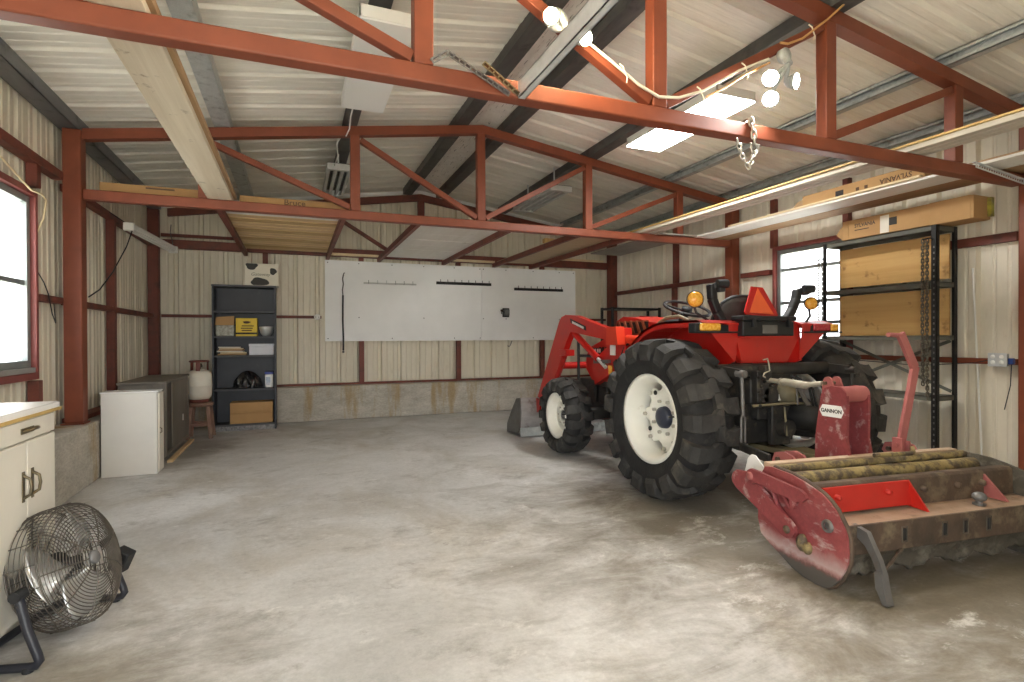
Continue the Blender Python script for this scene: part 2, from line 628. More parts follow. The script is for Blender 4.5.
# crinkled pale liner under the ridge
mb = MB()
for (x0, x1) in ((1.7, XM), (XM, 2.07)):
    mb.add([(x0, YF, roof_z(x0) - .012), (x1, YF, roof_z(x1) - .012), (x1, YB - .05, roof_z(x1) - .012), (x0, YB - .05, roof_z(x0) - .012)], [(0, 1, 2, 3)])
rl = pm('crinkled_ridge_liner', (.8, .79, .74), (.68, .66, .6), 9, .45, dirt=(.1, .09, .08), dscale=5, dlo=.6, dhi=.64, dstretch=(14, 1.2, 1))
struct('trim_2', mb, rl, solid=.003)

# pale closure strip along the top of the back gable
mb = MB()
for x0, x1 in ((XL + .02, XM), (XM, XR - .02)):
    mb.add([(x0, YB - .03, roof_z(x0) - .055), (x1, YB - .03, roof_z(x1) - .055), (x1, YB - .03, roof_z(x1) - .005), (x0, YB - .03, roof_z(x0) - .005),
            (x0, YB - .005, roof_z(x0) - .055), (x1, YB - .005, roof_z(x1) - .055), (x1, YB - .005, roof_z(x1) - .005), (x0, YB - .005, roof_z(x0) - .005)],
           [(0, 1, 2, 3), (7, 6, 5, 4), (0, 4, 5, 1), (2, 6, 7, 3)])
struct('trim_1', mb, M['white_paint'])

# ---- trusses and columns
TP = [-.75, .55, 1.845, 3.145, 4.43]          # panel points


def truss(y, label):
    t = thing('roof_truss', label, 'truss', (XM, y, 2.36), 0)
    w = .085
    obj('bottom_chord', MB().box(-1.63, y, 2.362, 5.22, y + w, 2.448), M['red_steel'], t, bevel=.008)
    mb = MB()
    h = .09
    for x0, x1 in ((-1.63, XM), (XM, 5.34)):
        z0, z1 = roof_z(x0, 0), roof_z(x1, 0)
        mb.py([(x0, z0 - h), (x1, z1 - h), (x1, z1 - .002), (x0, z0 - .002)], y, y + w)
    obj('top_chord', mb, M['red_steel'], t, bevel=.006)
    for x in TP:
        obj('web_post', MB().box(x - .045, y + .003, 2.448, x + .045, y + w - .003, roof_z(x, 0) - h + .004), M['red_steel'], t, bevel=.006)
    for i in range(4):
        a, b = TP[i], TP[i + 1]
        if i < 2:
            p, q = (a + .05, y + .042, roof_z(a, 0) - h - .03), (b - .05, y + .042, 2.48)
        else:
            p, q = (a + .05, y + .042, 2.48), (b - .05, y + .042, roof_z(b, 0) - h - .03)
        obj('diagonal_brace', MB().bar(p, q, .055, .055), M['red_steel'], t, bevel=.004)
    return t


truss(2.45, 'near red steel roof truss carrying the floodlights and hanging chain')
truss(5.5, 'far red steel roof truss between the left column and the right column')


def column(x, y, z0, z1, label, mt='red_steel', w=.128):
    t = thing('steel_column', label, 'column', (x, y, z0), 0)
    obj('post', MB().box(x - w / 2, y - w / 2, z0 + .012, x + w / 2, y + w / 2, z1), M[mt], t, bevel=.01)
    obj('base_plate', MB().box(x - w / 2 - .02, y - w / 2 - .01, z0 + .001, x + w / 2 + .01, y + w / 2 + .01, z0 + .014), M[mt], t)
    return t


column(-1.697, 5.54, .5, 2.93, 'red square steel column on the stem wall behind the white cabinet')
column(-1.697, 2.49, .5, 2.93, 'red square steel column at the left end of the near truss')
column(5.283, 5.54, 0, 2.94, 'red square steel column behind the tractor on the right wall')
column(5.29, 2.43, 0, 2.94, 'red square steel column beside the outlet box on the right wall')
column(-1.76, 8.56, .5, 2.95, 'dark red corner column in the back left corner', 'dark_red_steel', .125)
column(5.335, 8.52, .5, 2.95, 'dark red corner column in the back right corner', 'dark_red_steel', .14)

# gable frame on the back wall
t = thing('gable_frame', 'dark red steel gable frame across the back wall', 'wall frame', (XM, 8.6, 2.43))
obj('header', MB().box(-1.69, 8.535, 2.43, 5.26, 8.62, 2.548), M['dark_red_steel'], t, bevel=.006)
mb = MB()
for x0, x1 in ((-1.6, XM), (XM, 5.2)):
    mb.py([(x0, roof_z(x0, -.085)), (x1, roof_z(x1, -.085)), (x1, roof_z(x1, .015)), (x0, roof_z(x0, .015))], 8.55, 8.62)
obj('rafter', mb, M['dark_red_steel'], t)
obj('peak_post', MB().box(XM - .05, 8.555, 2.548, XM + .05, 8.62, 3.37), M['dark_red_steel'], t)
for p, q in (((.62, 8.52, 2.98), (1.32, 8.52, 2.56)), ((3.15, 8.52, 2.98), (2.45, 8.52, 2.56))):
    obj('gable_brace', MB().bar(p, q, .05, .05), M['dark_red_steel'], t)
for x in (-.4, .94, 2.48, 3.99):
    obj('stud', MB().box(x - .035, 8.6, .53, x + .035, 8.67, 2.43), M['dark_red_steel'], t)
mb = MB()
mb.box(-1.69, 8.6, .5, 5.26, 8.66, .532)
obj('sill_angle', mb, M['dark_red_steel'], t)
one('wall_girt', MB().box(-1.69, 8.61, 1.5, -.42, 8.665, 1.54), M['dark_red_steel'], 'thin dark red girt behind the dark bookcase', 'girt')
one('wall_girt', MB().box(-.36, 8.61, 1.5, .36, 8.665, 1.54), M['dark_red_steel'], 'thin dark red girt at the left edge of the white wall board', 'girt')
one('wall_girt', MB().box(-1.69, 8.625, 2.6, -.42, 8.665, 2.64), M['dark_red_steel'], 'thin dark red girt above the gable header in the back left corner', 'girt')
one('wall_girt', MB().box(4.7, 8.61, 1.5, 5.26, 8.665, 1.54), M['dark_red_steel'], 'short dark red girt in the back right corner', 'girt')


def girt(x0, x1, y0, y1, z0, z1, label, mt='dark_red_steel'):
    return one('wall_girt', MB().box(x0, y0, z0, x1, y1, z1), M[mt], label, 'girt', bevel=.004)


def stud(x0, x1, y0, y1, z0, z1, label, mt='dark_red_steel'):
    return one('wall_stud', MB().box(x0, y0, z0, x1, y1, z1), M[mt], label, 'stud', bevel=.004)


girt(-1.82, -1.745, 2.58, 5.46, 2.49, 2.56, 'upper red girt over the left window')
girt(-1.82, -1.745, 5.61, 8.49, 2.44, 2.5, 'upper dark red girt on the left wall behind the tube light')
girt(-1.82, -1.75, 5.07, 5.46, 1.488, 1.54, 'short red girt between the left window and the left column')
girt(-1.82, -1.75, 5.61, 6.78, 1.488, 1.54, 'mid height red girt just behind the left column')
girt(-1.82, -1.75, 6.87, 8.49, 1.488, 1.54, 'mid height red girt running into the back left corner')
stud(-1.82, -1.745, 6.785, 6.865, .5, 2.44, 'dark red stud on the left wall behind the grey cabinet')
stud(-1.82, -1.75, 4.99, 5.06, 2.32, 2.49, 'short red stud above the corner of the left window')
stud(-1.82, -1.75, 4.99, 5.06, .502, .9, 'short red stud under the corner of the left window')
# sill plate of the left wall
one('sill_plate', MB().box(-1.82, 5.62, .502, -1.7, 8.48, .54), M['dark_red_steel'], 'dark red sill angle on the left stem wall', 'sill plate')

girt(5.34, 5.415, 5.62, 8.44, 1.957, 2.017, 'upper red girt behind the steering wheel on the right wall')
girt(5.34, 5.415, 5.0, 5.46, 1.957, 2.017, 'short red girt between the right window and the right column')
girt(5.37, 5.415, 2.57, 3.98, 1.965, 2.04, 'upper red girt on the right wall behind the storage rack')
girt(5.37, 5.415, 2.57, 3.98, .965, 1.013, 'lower red girt carrying the outlet box on the right wall', 'red_steel')
girt(5.36, 5.415, 5.62, 6.8, .965, 1.013, 'lower red girt behind the tractor on the right wall')
stud(5.35, 5.415, 6.79, 6.86, .05, 1.955, 'red stud on the right wall behind the steering wheel')
stud(5.35, 5.415, 6.75, 6.83, 2.02, 2.85, 'dark red upper stud on the right wall near the back')
stud(5.345, 5.415, 4.93, 4.99, 2.27, 2.86, 'red stud above the right window near the column')
stud(5.345, 5.415, 3.99, 4.05, 2.27, 2.86, 'red stud above the right window behind the lumber')
one('sill_plate', MB().box(5.35, 2.57, .001, 5.415, 8.4, .14), M['black_steel'], 'black sill angle at the foot of the right wall', 'sill plate')

# ---- purlins
def purlin(x, kind, label, y0=YF + .05, y1=8.5):
    mb = MB()
    z = roof_z(x, 0)
    th, h = .006, .1
    s = 1 if x > XM else -1
    if kind == 'flat':            # web on the far side from the camera's column of air, broad flange below
        xa, xb = x - .065, x + .065
        web = xa if x > 1.2 else xb
        mb.box(xa, y0, z + .004, xb, y1, z + .004 + th)
        mb.box(web - th / 2, y0, z + .004, web + th / 2, y1, z + h)
        other = xb if web == xa else xa
        mb.box(other - th / 2, y0, z + .004, other + th / 2, y1, z + .024)
    else:                         # C section, open side towards the left
        mb.box(x - .02, y0, z + .006, x + .05, y1, z + .012)
        mb.box(x - .02, y0, z + h - .008, x + .05, y1, z + h - .002)
        mb.box(x + .044, y0, z + .006, x + .05, y1, z + h)
        mb.box(x - .02, y0, z + .006, x - .014, y1, z + .03)
        mb.box(x - .02, y0, z + h - .026, x - .014, y1, z + h - .002)
    return mb


one('roof_purlin', purlin(-.6, 'flat', ''), M['galv'], 'pale galvanized purlin just right of the grey ceiling plank', 'purlin')
one('roof_purlin', purlin(.5, 'flat', ''), M['dark_steel'], 'dark purlin above the unlit ceiling light', 'purlin')
one('roof_purlin', purlin(1.63, 'flat', ''), M['dark_steel'], 'dark purlin just left of the ridge', 'purlin')
one('roof_purlin', purlin(2.15, 'flat', ''), M['dark_steel'], 'dark purlin just right of the ridge', 'purlin')
one('roof_purlin', purlin(3.2, 'flat', ''), M['dark_steel'], 'dark purlin above the lit ceiling light', 'purlin')
one('roof_purlin', purlin(4.3, 'c', ''), M['galv'], 'galvanized channel purlin right of the lit ceiling light', 'purlin')
one('roof_purlin', purlin(5.2, 'c', ''), M['galv'], 'galvanized channel purlin above the lumber on the right', 'purlin')
z = roof_z(-1.72, 0)
mb = MB().box(-1.8, YF + .05, z + .0, -1.66, 8.5, z + .006).box(-1.666, YF + .05, z, -1.66, 8.5, z + .11).box(-1.8, YF + .05, z, -1.794, 8.5, z + .09)
one('eave_strut', mb, M['eave_grey'], 'dark steel eave strut along the top of the left wall', 'eave strut')

# ---- windows
def window(name, x, sgn, win, fm, red, rail_z, depth=.05):
    y0, y1, z0, z1 = win
    fr = MB()
    w = .05
    xa, xb = x - sgn * .035, x + sgn * .03
    fr.box(xa, y0, z0, xb, y0 + w, z1).box(xa, y1 - w, z0, xb, y1, z1).box(xa, y0 + w, z0, xb, y1 - w, z0 + w).box(xa, y0 + w, z1 - w, xb, y1 - w, z1)
    o = struct(name, fr, fm, bevel=.003)
    o['kind'] = 'structure'
    ra = MB()
    for rz in rail_z:
        ra.box(x - sgn * .02, y0 + w, rz - .018, x + sgn * .02, y1 - w, rz + .018)
    obj('meeting_rail', ra, fm, o)
    zz = [z0 + w] + [r for r in rail_z] + [z1 - w]
    for a, b in zip(zz, zz[1:]):
        obj('pane', MB().box(x, y0 + w, a + .005, x + .004, y1 - w, b - .005), M['pane'], o)
    bk = MB()
    r = .04
    xi, xo = x - sgn * .07, x - sgn * .004
    bk.box(xi, y1 + .003, z0 - .09, xo, y1 + r, z1 + .05).box(xi, y0 - r, z0 - .09, xo, y0 - .003, z1 + .05)
    bk.box(xi, y0 - .003, z1 + .003, xo, y1 + .003, z1 + .05).box(xi, y0 - .003, z0 - .09, xo, y1 + .003, z0 - .04)
    obj('jamb', bk, red, o, bevel=.003)
    obj('stool', MB().box(x - sgn * .06, y0 - .003, z0 - .038, x - sgn * .004, y1 + .003, z0 - .002), M['wood_grey_sill'], o)
    return o


M['pane'] = glass('window_glass', (.97, .98, 1), .02, .06, .25)
M['win_alu'] = pm('window_aluminium', (.3, .33, .32), (.24, .27, .265), 6, .45, .4)
M['wood_grey_sill'] = pm('grey_painted_sill', (.34, .33, .31), (.26, .25, .24), 5, .6)
M['jamb_red'] = pm('window_jamb_red', (.24, .055, .045), (.19, .045, .036), 5, .5)
window('window_1', XL, -1, WL, M['win_alu'], M['jamb_red'], [1.61])
window('window_2', XR, 1, WR, M['win_alu'], M['jamb_red'], [1.36, 1.6, 1.99])

# ---- camera
cam = bpy.data.cameras.new('camera')
co = bpy.data.objects.new('camera', cam)
COL.objects.link(co)
cam.sensor_fit = 'HORIZONTAL'
cam.sensor_width = 36
cam.lens = 545.2 / 1024 * 36
cam.clip_start = .02
yaw, pit, rol = [math.radians(a) for a in (21.643, -.329, -.2266)]
d = Vector((math.sin(yaw) * math.cos(pit), math.cos(yaw) * math.cos(pit), math.sin(pit)))
r = Vector((math.cos(yaw), -math.sin(yaw), 0))
u = r.cross(d)
r2 = math.cos(rol) * r + math.sin(rol) * u
u2 = -math.sin(rol) * r + math.cos(rol) * u
mat = Matrix((r2, u2, -d)).transposed().to_4x4()
mat.translation = Vector((0, 0, 1.2))
co.matrix_world = mat
sc.camera = co

# ---- daylight and view
w = bpy.data.worlds.new('world')
sc.world = w
w.use_nodes = True
bg = w.node_tree.nodes['Background']
bg.inputs[0].default_value = (.95, .98, 1.0, 1)
bg.inputs[1].default_value = 2.6
for x0, x1 in ((-1.6, .95),):
    L = bpy.data.lights.new('doorway_daylight', 'AREA')
    L.shape = 'RECTANGLE'
    L.size, L.size_y = x1 - x0, 2.3
    L.cycles.is_portal = True
    lo = bpy.data.objects.new('doorway_daylight', L)
    COL.objects.link(lo)
    lo.location = ((x0 + x1) / 2, YF - .04, 1.16)
    lo.rotation_euler = (-PI / 2, 0, PI)
for x, win, s in ((XL - .06, WL, -1), (XR + .06, WR, 1)):
    L = bpy.data.lights.new('window_daylight', 'AREA')
    L.shape = 'RECTANGLE'
    L.size, L.size_y = win[1] - win[0], win[3] - win[2]
    L.cycles.is_portal = True
    lo = bpy.data.objects.new('window_daylight', L)
    COL.objects.link(lo)
    lo.location = (x, (win[0] + win[1]) / 2, (win[2] + win[3]) / 2)
    lo.rotation_euler = (PI / 2, 0, -PI / 2 * -s) if s > 0 else (PI / 2, 0, -PI / 2)
SUN = bpy.data.lights.new('sun', 'SUN')
SUN.energy = 16
SUN.angle = .01
SUN.color = (1, .985, .96)
so = bpy.data.objects.new('sun', SUN)
COL.objects.link(so)
so.location = (2, 30, 40)
so.rotation_euler = (math.radians(-36), 0, 0)
sc.view_settings.view_transform = 'Standard'
sc.view_settings.look = 'None'
sc.view_settings.gamma = 1
sc.view_settings.exposure = 1.55
try:
    sc.view_settings.use_curve_mapping = False
except Exception:
    pass
sc.cycles.use_denoising = True
sc.cycles.max_bounces = 10
sc.cycles.diffuse_bounces = 6
sc.cycles.caustics_reflective = False
sc.cycles.caustics_refractive = False
sc.cycles.sample_clamp_indirect = 6
# ------------------------------------------------------------------ the tractor
TR = thing('tractor', 'red compact tractor with cream wheels and a front loader', 'tractor', (3.25, 4.0, 0))


M['lug'] = pm('highlit_dusty_tread', (.032, .031, .03), (.06, .058, .055), 6, .72, dirt=(.24, .215, .165), dscale=3.5, dlo=.56, dhi=.82, damt=.8, bump=.4, bscale=60, spec=.3)  # lug-top highlights put into a paler base colour under the dust


def tyre_mesh(xc, yc, zc, R, w, rb, n, h, flip=1):
    """carcass plus chunky bars; axle along X"""
    mb = MB()
    rc = R - h
    hw = w / 2
    prof = [(rb, -hw * .72), (rb + .03, -hw * .9), (rb + (rc - rb) * .45, -hw), (rc - .07, -hw * .96), (rc - .025, -hw * .82), (rc - .006, -hw * .5), (rc, 0)]
    prof = prof + [(r, -x) for r, x in prof[-2::-1]]
    mb.lathe(prof, (xc, yc, zc), 'X', 64, caps=False)
    for side in (-1, 1):
        for k in range(n):
            a0 = 2 * PI * (k + (.5 if side > 0 else 0)) / n
            # lateral position, base radius, height, angular skew
            st = [(-.14, rc - .012, h * .9, -.07), (.1, rc - .012, h, -.06), (.26, rc - .014, h, .035), (.55, rc - .018, h, .05), (.82, rc - .03, h * 1.1, .045), (.97, rc - .055, h * 1.0, .035), (1.0, rc - .1, h * .3, .03)]
            vs = []
            hwid = .5 * PI / n
            for (t, rbse, hh, sk) in st:
                a = a0 + flip * sk * (18 / n) * .55
                x = xc + side * t * hw * 1.0
                xo = side * (.016 if t > .9 else 0)
                wf = 1.15 if t > .7 else 1.0
                for rr, ww, xx in ((rbse - .02, hwid * 1.25 * wf, 0), (rbse + hh, hwid * .95 * wf, xo)):
                    for sg in (-1, 1):
                        an = a + sg * ww
                        vs.append((x + xx, yc + rr * math.sin(an), zc + rr * math.cos(an)))
            fs = []
            m = len(st)
            for i in range(m - 1):
                b0, b1 = i * 4, (i + 1) * 4
                for p, q in ((0, 1), (1, 3), (3, 2), (2, 0)):
                    fs.append((b0 + p, b0 + q, b1 + q, b1 + p) if side > 0 else (b0 + q, b0 + p, b1 + p, b1 + q))
            fs += [(0, 2, 3, 1), ((m - 1) * 4 + 0, (m - 1) * 4 + 1, (m - 1) * 4 + 3, (m - 1) * 4 + 2)]
            mb.add(vs, fs)
    return mb


def wheel(kind, side, xc, yc, zc, R, w, rb, n, h):
    """side -1: the disc is seen from the left"""
    f = side
    ty = obj(kind + '_tyre', tyre_mesh(xc, yc, zc, R, w, rb, n, h, -1), M['rubber'], TR)
    ty.data.materials.append(M['lug'])                # dusty bars; paler rubber paints in lug-top highlights against the carcass
    for pg in ty.data.polygons:
        if pg.index >= 64 * 12:
            pg.material_index = 1
    hw = w / 2
    o = xc + f * hw * .78                       # outer lip
    i = xc - f * hw * .78
    rim = MB().lathe([(rb - .012, o - f * .012), (rb + .012, o), (rb + .012, o + f * .006), (rb - .016, o + f * .006), (rb - .035, o - f * .02), (rb - .05, o - f * .05),
                      (rb - .05, i + f * .04), (rb - .016, i - f * .006), (rb + .012, i - f * .006), (rb + .004, i + f * .02)], (0, yc, zc), 'X', 48, closed=True)
    ro_ = obj(kind + '_rim', rim, M['wheel_cream'], ty)
    # scalloped disc
    ds = MB()
    N = 96
    rd = rb - .052
    depth = xc + f * hw * (.0 if kind == 'rear' else .2)
    lob = 8
    vs, fs = [], []
    rings = [(.075, -.0), (.15, .012), (.2 if kind == 'rear' else .14, .004), (None, -.01)]
    for th in (0, -f * .012):
        for rr, dx in rings:
            for j in range(N):
                a = 2 * PI * j / N
                if rr is None:
                    r_ = rd * (.88 + .105 * max(-.85, min(1, 1.6 * math.cos(lob * a) + .2))) if kind == 'rear' else rd
                else:
                    r_ = rr if kind == 'rear' else rr * .75
                vs.append((depth + f * dx + th, yc + r_ * math.sin(a), zc + r_ * math.cos(a)))
    for L in (0, 4):
        for q in range(3):
            for j in range(N):
                fc = ((L + q) * N + j, (L + q) * N + (j + 1) % N, (L + q + 1) * N + (j + 1) % N, (L + q + 1) * N + j)
                fs.append(fc)
    ds.add(vs, fs, True)
    di = obj(kind + '_wheel_disc', ds, M['wheel_cream'], TR)
    if kind == 'rear':
        for k in range(lob):                      # the bolts that carry the disc on the rim, and the holes
            lg = MB()
            a = 2 * PI * k / lob
            c = Vector((depth + f * .004, yc + (rd - .03) * math.sin(a), zc + (rd - .03) * math.cos(a)))
            lg.cyl(c - Vector((f * .0, 0, 0)), c + Vector((f * .022, 0, 0)), .014, 6)
            obj('rim_bolt', lg, M['bolt_pale'], di)
        for k in range(4):
            sl = MB()
            a = 2 * PI * (k + .35) / 4
            c = Vector((depth + f * .012, yc + .205 * math.sin(a), zc + .205 * math.cos(a)))
            sl.cyl(c - Vector((f * .004, 0, 0)), c + Vector((f * .004, 0, 0)), .018, 10)
            obj('disc_hole', sl, M['black_steel'], di)
    hb = MB().lathe([(.0, depth + f * .05), (.05, depth + f * .05), (.078, depth + f * .035), (.085, depth - f * .01), (.085, depth - f * .12), (0, depth - f * .12)] if kind == 'rear' else
                    [(0, depth + f * .012), (.03, depth + f * .01), (.04, depth - f * .01), (.06, depth - f * .08), (0, depth - f * .08)], (0, yc, zc), 'X', 24)
    obj(kind + '_hub', hb, M['hub_navy'] if kind == 'rear' else M['grey_steel'], TR, bevel=0)
    for k in range(8 if kind == 'rear' else 6):
        nb = MB()
        a = 2 * PI * (k + .5) / (8 if kind == 'rear' else 6)
        rr = .125 if kind == 'rear' else .085
        c = Vector((depth, yc + rr * math.sin(a), zc + rr * math.cos(a)))
        nb.cyl(c, c + Vector((f * (.03 if kind == 'rear' else .016), 0, 0)), .013 if kind == 'rear' else .01, 6)
        obj('wheel_nut', nb, M['bolt_pale'], di)
    va = MB().cyl((o - f * .03, yc + (rb - .06) * math.sin(-1.4), zc + (rb - .06) * math.cos(-1.4)), (o + f * .01, yc + (rb - .075) * math.sin(-1.4), zc + (rb - .075) * math.cos(-1.4)), .006, 8)
    obj('valve', va, M['black_steel'], ro_)


M['bolt_pale'] = pm('dusty_pale_bolt', (.5, .48, .42), (.36, .34, .3), 9, .5)
M['hub_navy'] = pm('navy_hub_paint', (.02, .025, .05), (.03, .035, .06), 6, .4)
RW = (3.36, .602)
wheel('rear', -1, 2.565, RW[0], RW[1], .602, .38, .318, 17, .05)
wheel('rear', 1, 4.0, RW[0], RW[1], .602, .38, .318, 17, .05)
FWC = (5.03, .403)
wheel('front', -1, 2.585, FWC[0], FWC[1], .402, .265, .222, 15, .03)
wheel('front', 1, 3.935, FWC[0], FWC[1], .402, .265, .222, 15, .026)

# axles and the dark chassis
obj('rear_axle', MB().lathe([(.075, 2.66), (.09, 2.8), (.12, 2.95), (.15, 3.02), (.15, 3.5), (.12, 3.57), (.09, 3.7), (.075, 3.87)], (0, RW[0], RW[1]), 'X', 20), M['chassis'] if 'chassis' in M else M['black_steel'], TR)
M['chassis'] = pm('oily_black_casting', (.022, .022, .023), (.05, .047, .042), 9, .55, .2, dirt=(.14, .12, .08), dscale=11, dlo=.58, dhi=.72, damt=.8)
M['khaki'] = pm('dusty_khaki_paint', (.24, .21, .12), (.14, .125, .08), 6, .6)
obj('front_axle', MB().box(2.72, 4.97, .34, 3.8, 5.09, .46).box(3.1, 4.85, .3, 3.4, 5.2, .5).lathe([(.05, 2.64), (.07, 2.75)], (0, FWC[0], FWC[1]), 'X', 16).lathe([(.07, 3.76), (.05, 3.88)], (0, FWC[0], FWC[1]), 'X', 16), M['chassis'], TR, bevel=.01)
ch = MB().box(3.04, 4.1, .42, 3.46, 5.55, .74).box(3.0, 3.05, .42, 3.5, 4.1, .98).box(3.1, 4.2, .3, 3.4, 4.9, .42).box(3.08, 2.98, .6, 3.42, 3.05, .95)
for k in range(5):
    ch.box(3.0, 4.15 + k * .25, .5, 3.04, 4.3 + k * .25, .68)
ch.box(3.16, 2.93, .42, 3.34, 2.98, .86).lathe([(.06, 2.86), (.06, 2.98)], (3.25, 0, .55), 'Y', 14)
ch.lathe([(.07, 2.9), (.1, 2.96)], (3.12, 0, .78), 'Y', 14).box(2.98, 2.95, .72, 3.08, 3.05, .9)
obj('engine_and_transmission', ch, M['chassis'], TR, bevel=.012)
# hydraulic block with fittings on the back of the casing
hy = MB().box(2.99, 2.9, .74, 3.1, 2.97, .96).box(3.02, 2.86, .9, 3.08, 2.92, 1.0)
for k in range(7):
    hy.cyl((3.0 + .025 * (k % 3), 2.88, .72 + .033 * k), (3.0 + .025 * (k % 3), 2.91, .72 + .033 * k), .012, 8)
obj('hydraulic_valve', hy, M['chassis'], TR, bevel=.004)
lb = MB().box(3.17, 2.915, .745, 3.27, 2.928, .79)
obj('casing_plate', lb, M['fix_white'], TR)

# hood
M['slat'] = pm('brown_orange_slats', (.28, .08, .03), (.2, .06, .03), 20, .5)
hd = MB().px([(4.02, .74), (5.2, .74), (5.33, .86), (5.32, 1.0), (5.22, 1.1), (4.95, 1.18), (4.55, 1.215), (4.02, 1.215)], 3.0, 3.5)
ho = obj('hood', hd, M['tractor_red'], TR, bevel=.03, seg=3)
gr = MB()
for k in range(8):
    gr.box(2.992, 4.62 + k * .055, .92, 3.0, 4.65 + k * .055, 1.1)
obj('side_grille', gr, M['black_steel'], ho)
obj('hood_decal', MB().box(2.994, 4.97, 1.03, 2.999, 5.2, 1.09), M['black_plastic'], ho)
tx = MB()
for k, wd in enumerate((.03, .022, .03, .022)):
    tx.box(2.991, 5.18 - k * .05 - wd, 1.04, 2.9945, 5.18 - k * .05, 1.08)
obj('decal_mark', tx, M['fix_white'], ho)
obj('headlight', MB().lathe([(0, 5.325), (.06, 5.33), (.07, 5.3)], (3.12, 0, .93), 'Y', 16), M['fix_white'], ho)
# the raised cowl in front of the driver
cw = MB().px([(4.05, 1.21), (4.72, 1.21), (4.74, 1.36), (4.62, 1.405), (4.4, 1.385), (4.2, 1.345), (4.05, 1.33)], 3.02, 3.48)
co_ = obj('cowl', cw, M['tractor_red'], TR, bevel=.02)
cs = MB()
for k in range(5):
    cs.bar((3.012, 4.22 + k * .1, 1.235), (3.012, 4.28 + k * .1, 1.355), .02, .03)
cs.box(3.008, 4.2, 1.345, 3.02, 4.72, 1.358).box(3.008, 4.2, 1.225, 3.02, 4.72, 1.238)
obj('cowl_vent', cs, M['slat'], co_)
obj('cowl_vent_panel', MB().box(3.014, 4.2, 1.235, 3.021, 4.72, 1.345), M['black_steel'], co_)

# platform, steering, seat
obj('platform', MB().box(2.9, 3.55, .7, 3.6, 4.1, .74).box(2.78, 3.9, .48, 2.98, 4.25, .5), M['black_steel'], TR, bevel=.006)
sw = MB()
tilt = Matrix.Translation(Vector((3.25, 3.95, 1.455))) @ Matrix.Rotation(math.radians(22), 4, 'X')
ring = [tilt @ Vector((.2 * math.cos(a), .2 * math.sin(a), 0)) for a in [2 * PI * k / 32 for k in range(32)]]
sw.tube(ring, .014, 8, closed=True)
for k in range(3):
    a = 2 * PI * k / 3 + .5
    sw.tube([tilt @ Vector((.03 * math.cos(a), .03 * math.sin(a), -.02)), tilt @ Vector((.2 * math.cos(a), .2 * math.sin(a), 0))], .009, 6)
sw.add([], []).lathe([(0, .015), (.045, .01), (.05, -.03), (0, -.04)], (0, 0, 0), 'Z', 16, m=tilt)
so = obj('steering_wheel', sw, M['black_plastic'], TR)
obj('steering_column', MB().tube([(3.25, 4.12, 1.2), (3.25, 3.965, 1.42)], [.05, .03], 12), M['black_plastic'], TR)
pl = MB().bar((3.25, 4.1, 1.2), (3.25, 4.06, 1.36), .34, .1)
obj('dashboard', pl, M['black_plastic'], TR, bevel=.015)
gb = MB().tube([(2.92, 4.12, 1.12), (2.92, 4.0, 1.23), (2.92, 3.9, 1.33), (2.92, 3.8, 1.365), (2.92, 3.64, 1.37), (2.92, 3.52, 1.33)], .016, 8)
obj('grab_rail', gb, M['khaki_rail'] if 'khaki_rail' in M else M['khaki'], TR)
obj('hand_lever', MB().tube([(3.0, 3.7, 1.2), (3.0, 3.72, 1.38)], .008, 6).ball((3.0, 3.72, 1.39), .018), M['black_plastic'], TR)
M['seat'] = pm('grey_seat_vinyl', (.06, .06, .055), (.085, .083, .075), 12, .6)
se = MB()
prof = []


def seat_pt(u, v):
    x = (u - .5) * .5
    edge = abs(u - .5) * 2
    if v < .45:
        t = v / .45
        return Vector((3.26 + x, 3.78 - .4 * t, 1.14 - .03 * math.sin(t * PI) + .05 * edge ** 3))
    t = (v - .45) / .55
    cx = x * (1 - .25 * t * t * t)
    return Vector((3.26 + cx, 3.38 - .1 * t + .07 * edge ** 3 * (1 - t * .3), 1.14 + .37 * t - .06 * edge ** 4 * t))


se.grid(seat_pt, 14, 18)
obj('seat', se, M['seat'], TR, solid=.05)
obj('seat_piping', MB().tube([seat_pt(u / 10, 1) for u in range(11)], .02, 8).tube([seat_pt(0, v / 12) for v in range(5, 13)], .02, 8).tube([seat_pt(1, v / 12) for v in range(5, 13)], .02, 8), M['black_plastic'], TR)
obj('seat_base', MB().box(3.08, 3.38, .95, 3.44, 3.75, 1.1), M['black_steel'], TR, bevel=.01)

# fenders
def fender(sx):
    f = lambda x: 3.262 + sx * (x - 3.262)
    mb = MB()
    arc = [(4.02, 1.0), (3.95, 1.1), (3.84, 1.19), (3.72, 1.26), (3.6, 1.3), (3.48, 1.318), (3.1, 1.322), (3.03, 1.3)]
    arc2 = [(y - (.012 if y > 3.5 else 0), z - .016) for y, z in arc]
    mb.px(arc + arc2[::-1], f(2.63), f(2.97))
    # folded outer lip
    lip = [(y, z - .05) for y, z in arc[1:]]
    mb.px(arc[1:] + lip[::-1], f(2.63), f(2.642))
    # inner wall, standing beside the tyre
    wall = [(4.02, 1.0), (3.95, 1.1), (3.84, 1.19), (3.72, 1.26), (3.6, 1.3), (3.48, 1.31), (3.08, 1.31), (3.06, 1.02), (3.3, .93), (3.9, .8)]
    mb.px(wall, f(2.925), f(2.945))
    # gusset and back edge
    mb.add([(f(2.63), 3.035, 1.3), (f(2.95), 3.035, 1.3), (f(2.95), 3.06, 1.03), (f(2.93), 3.06, 1.03)], [(0, 1, 2, 3)])
    return obj('fender', mb, M['tractor_red'], TR)


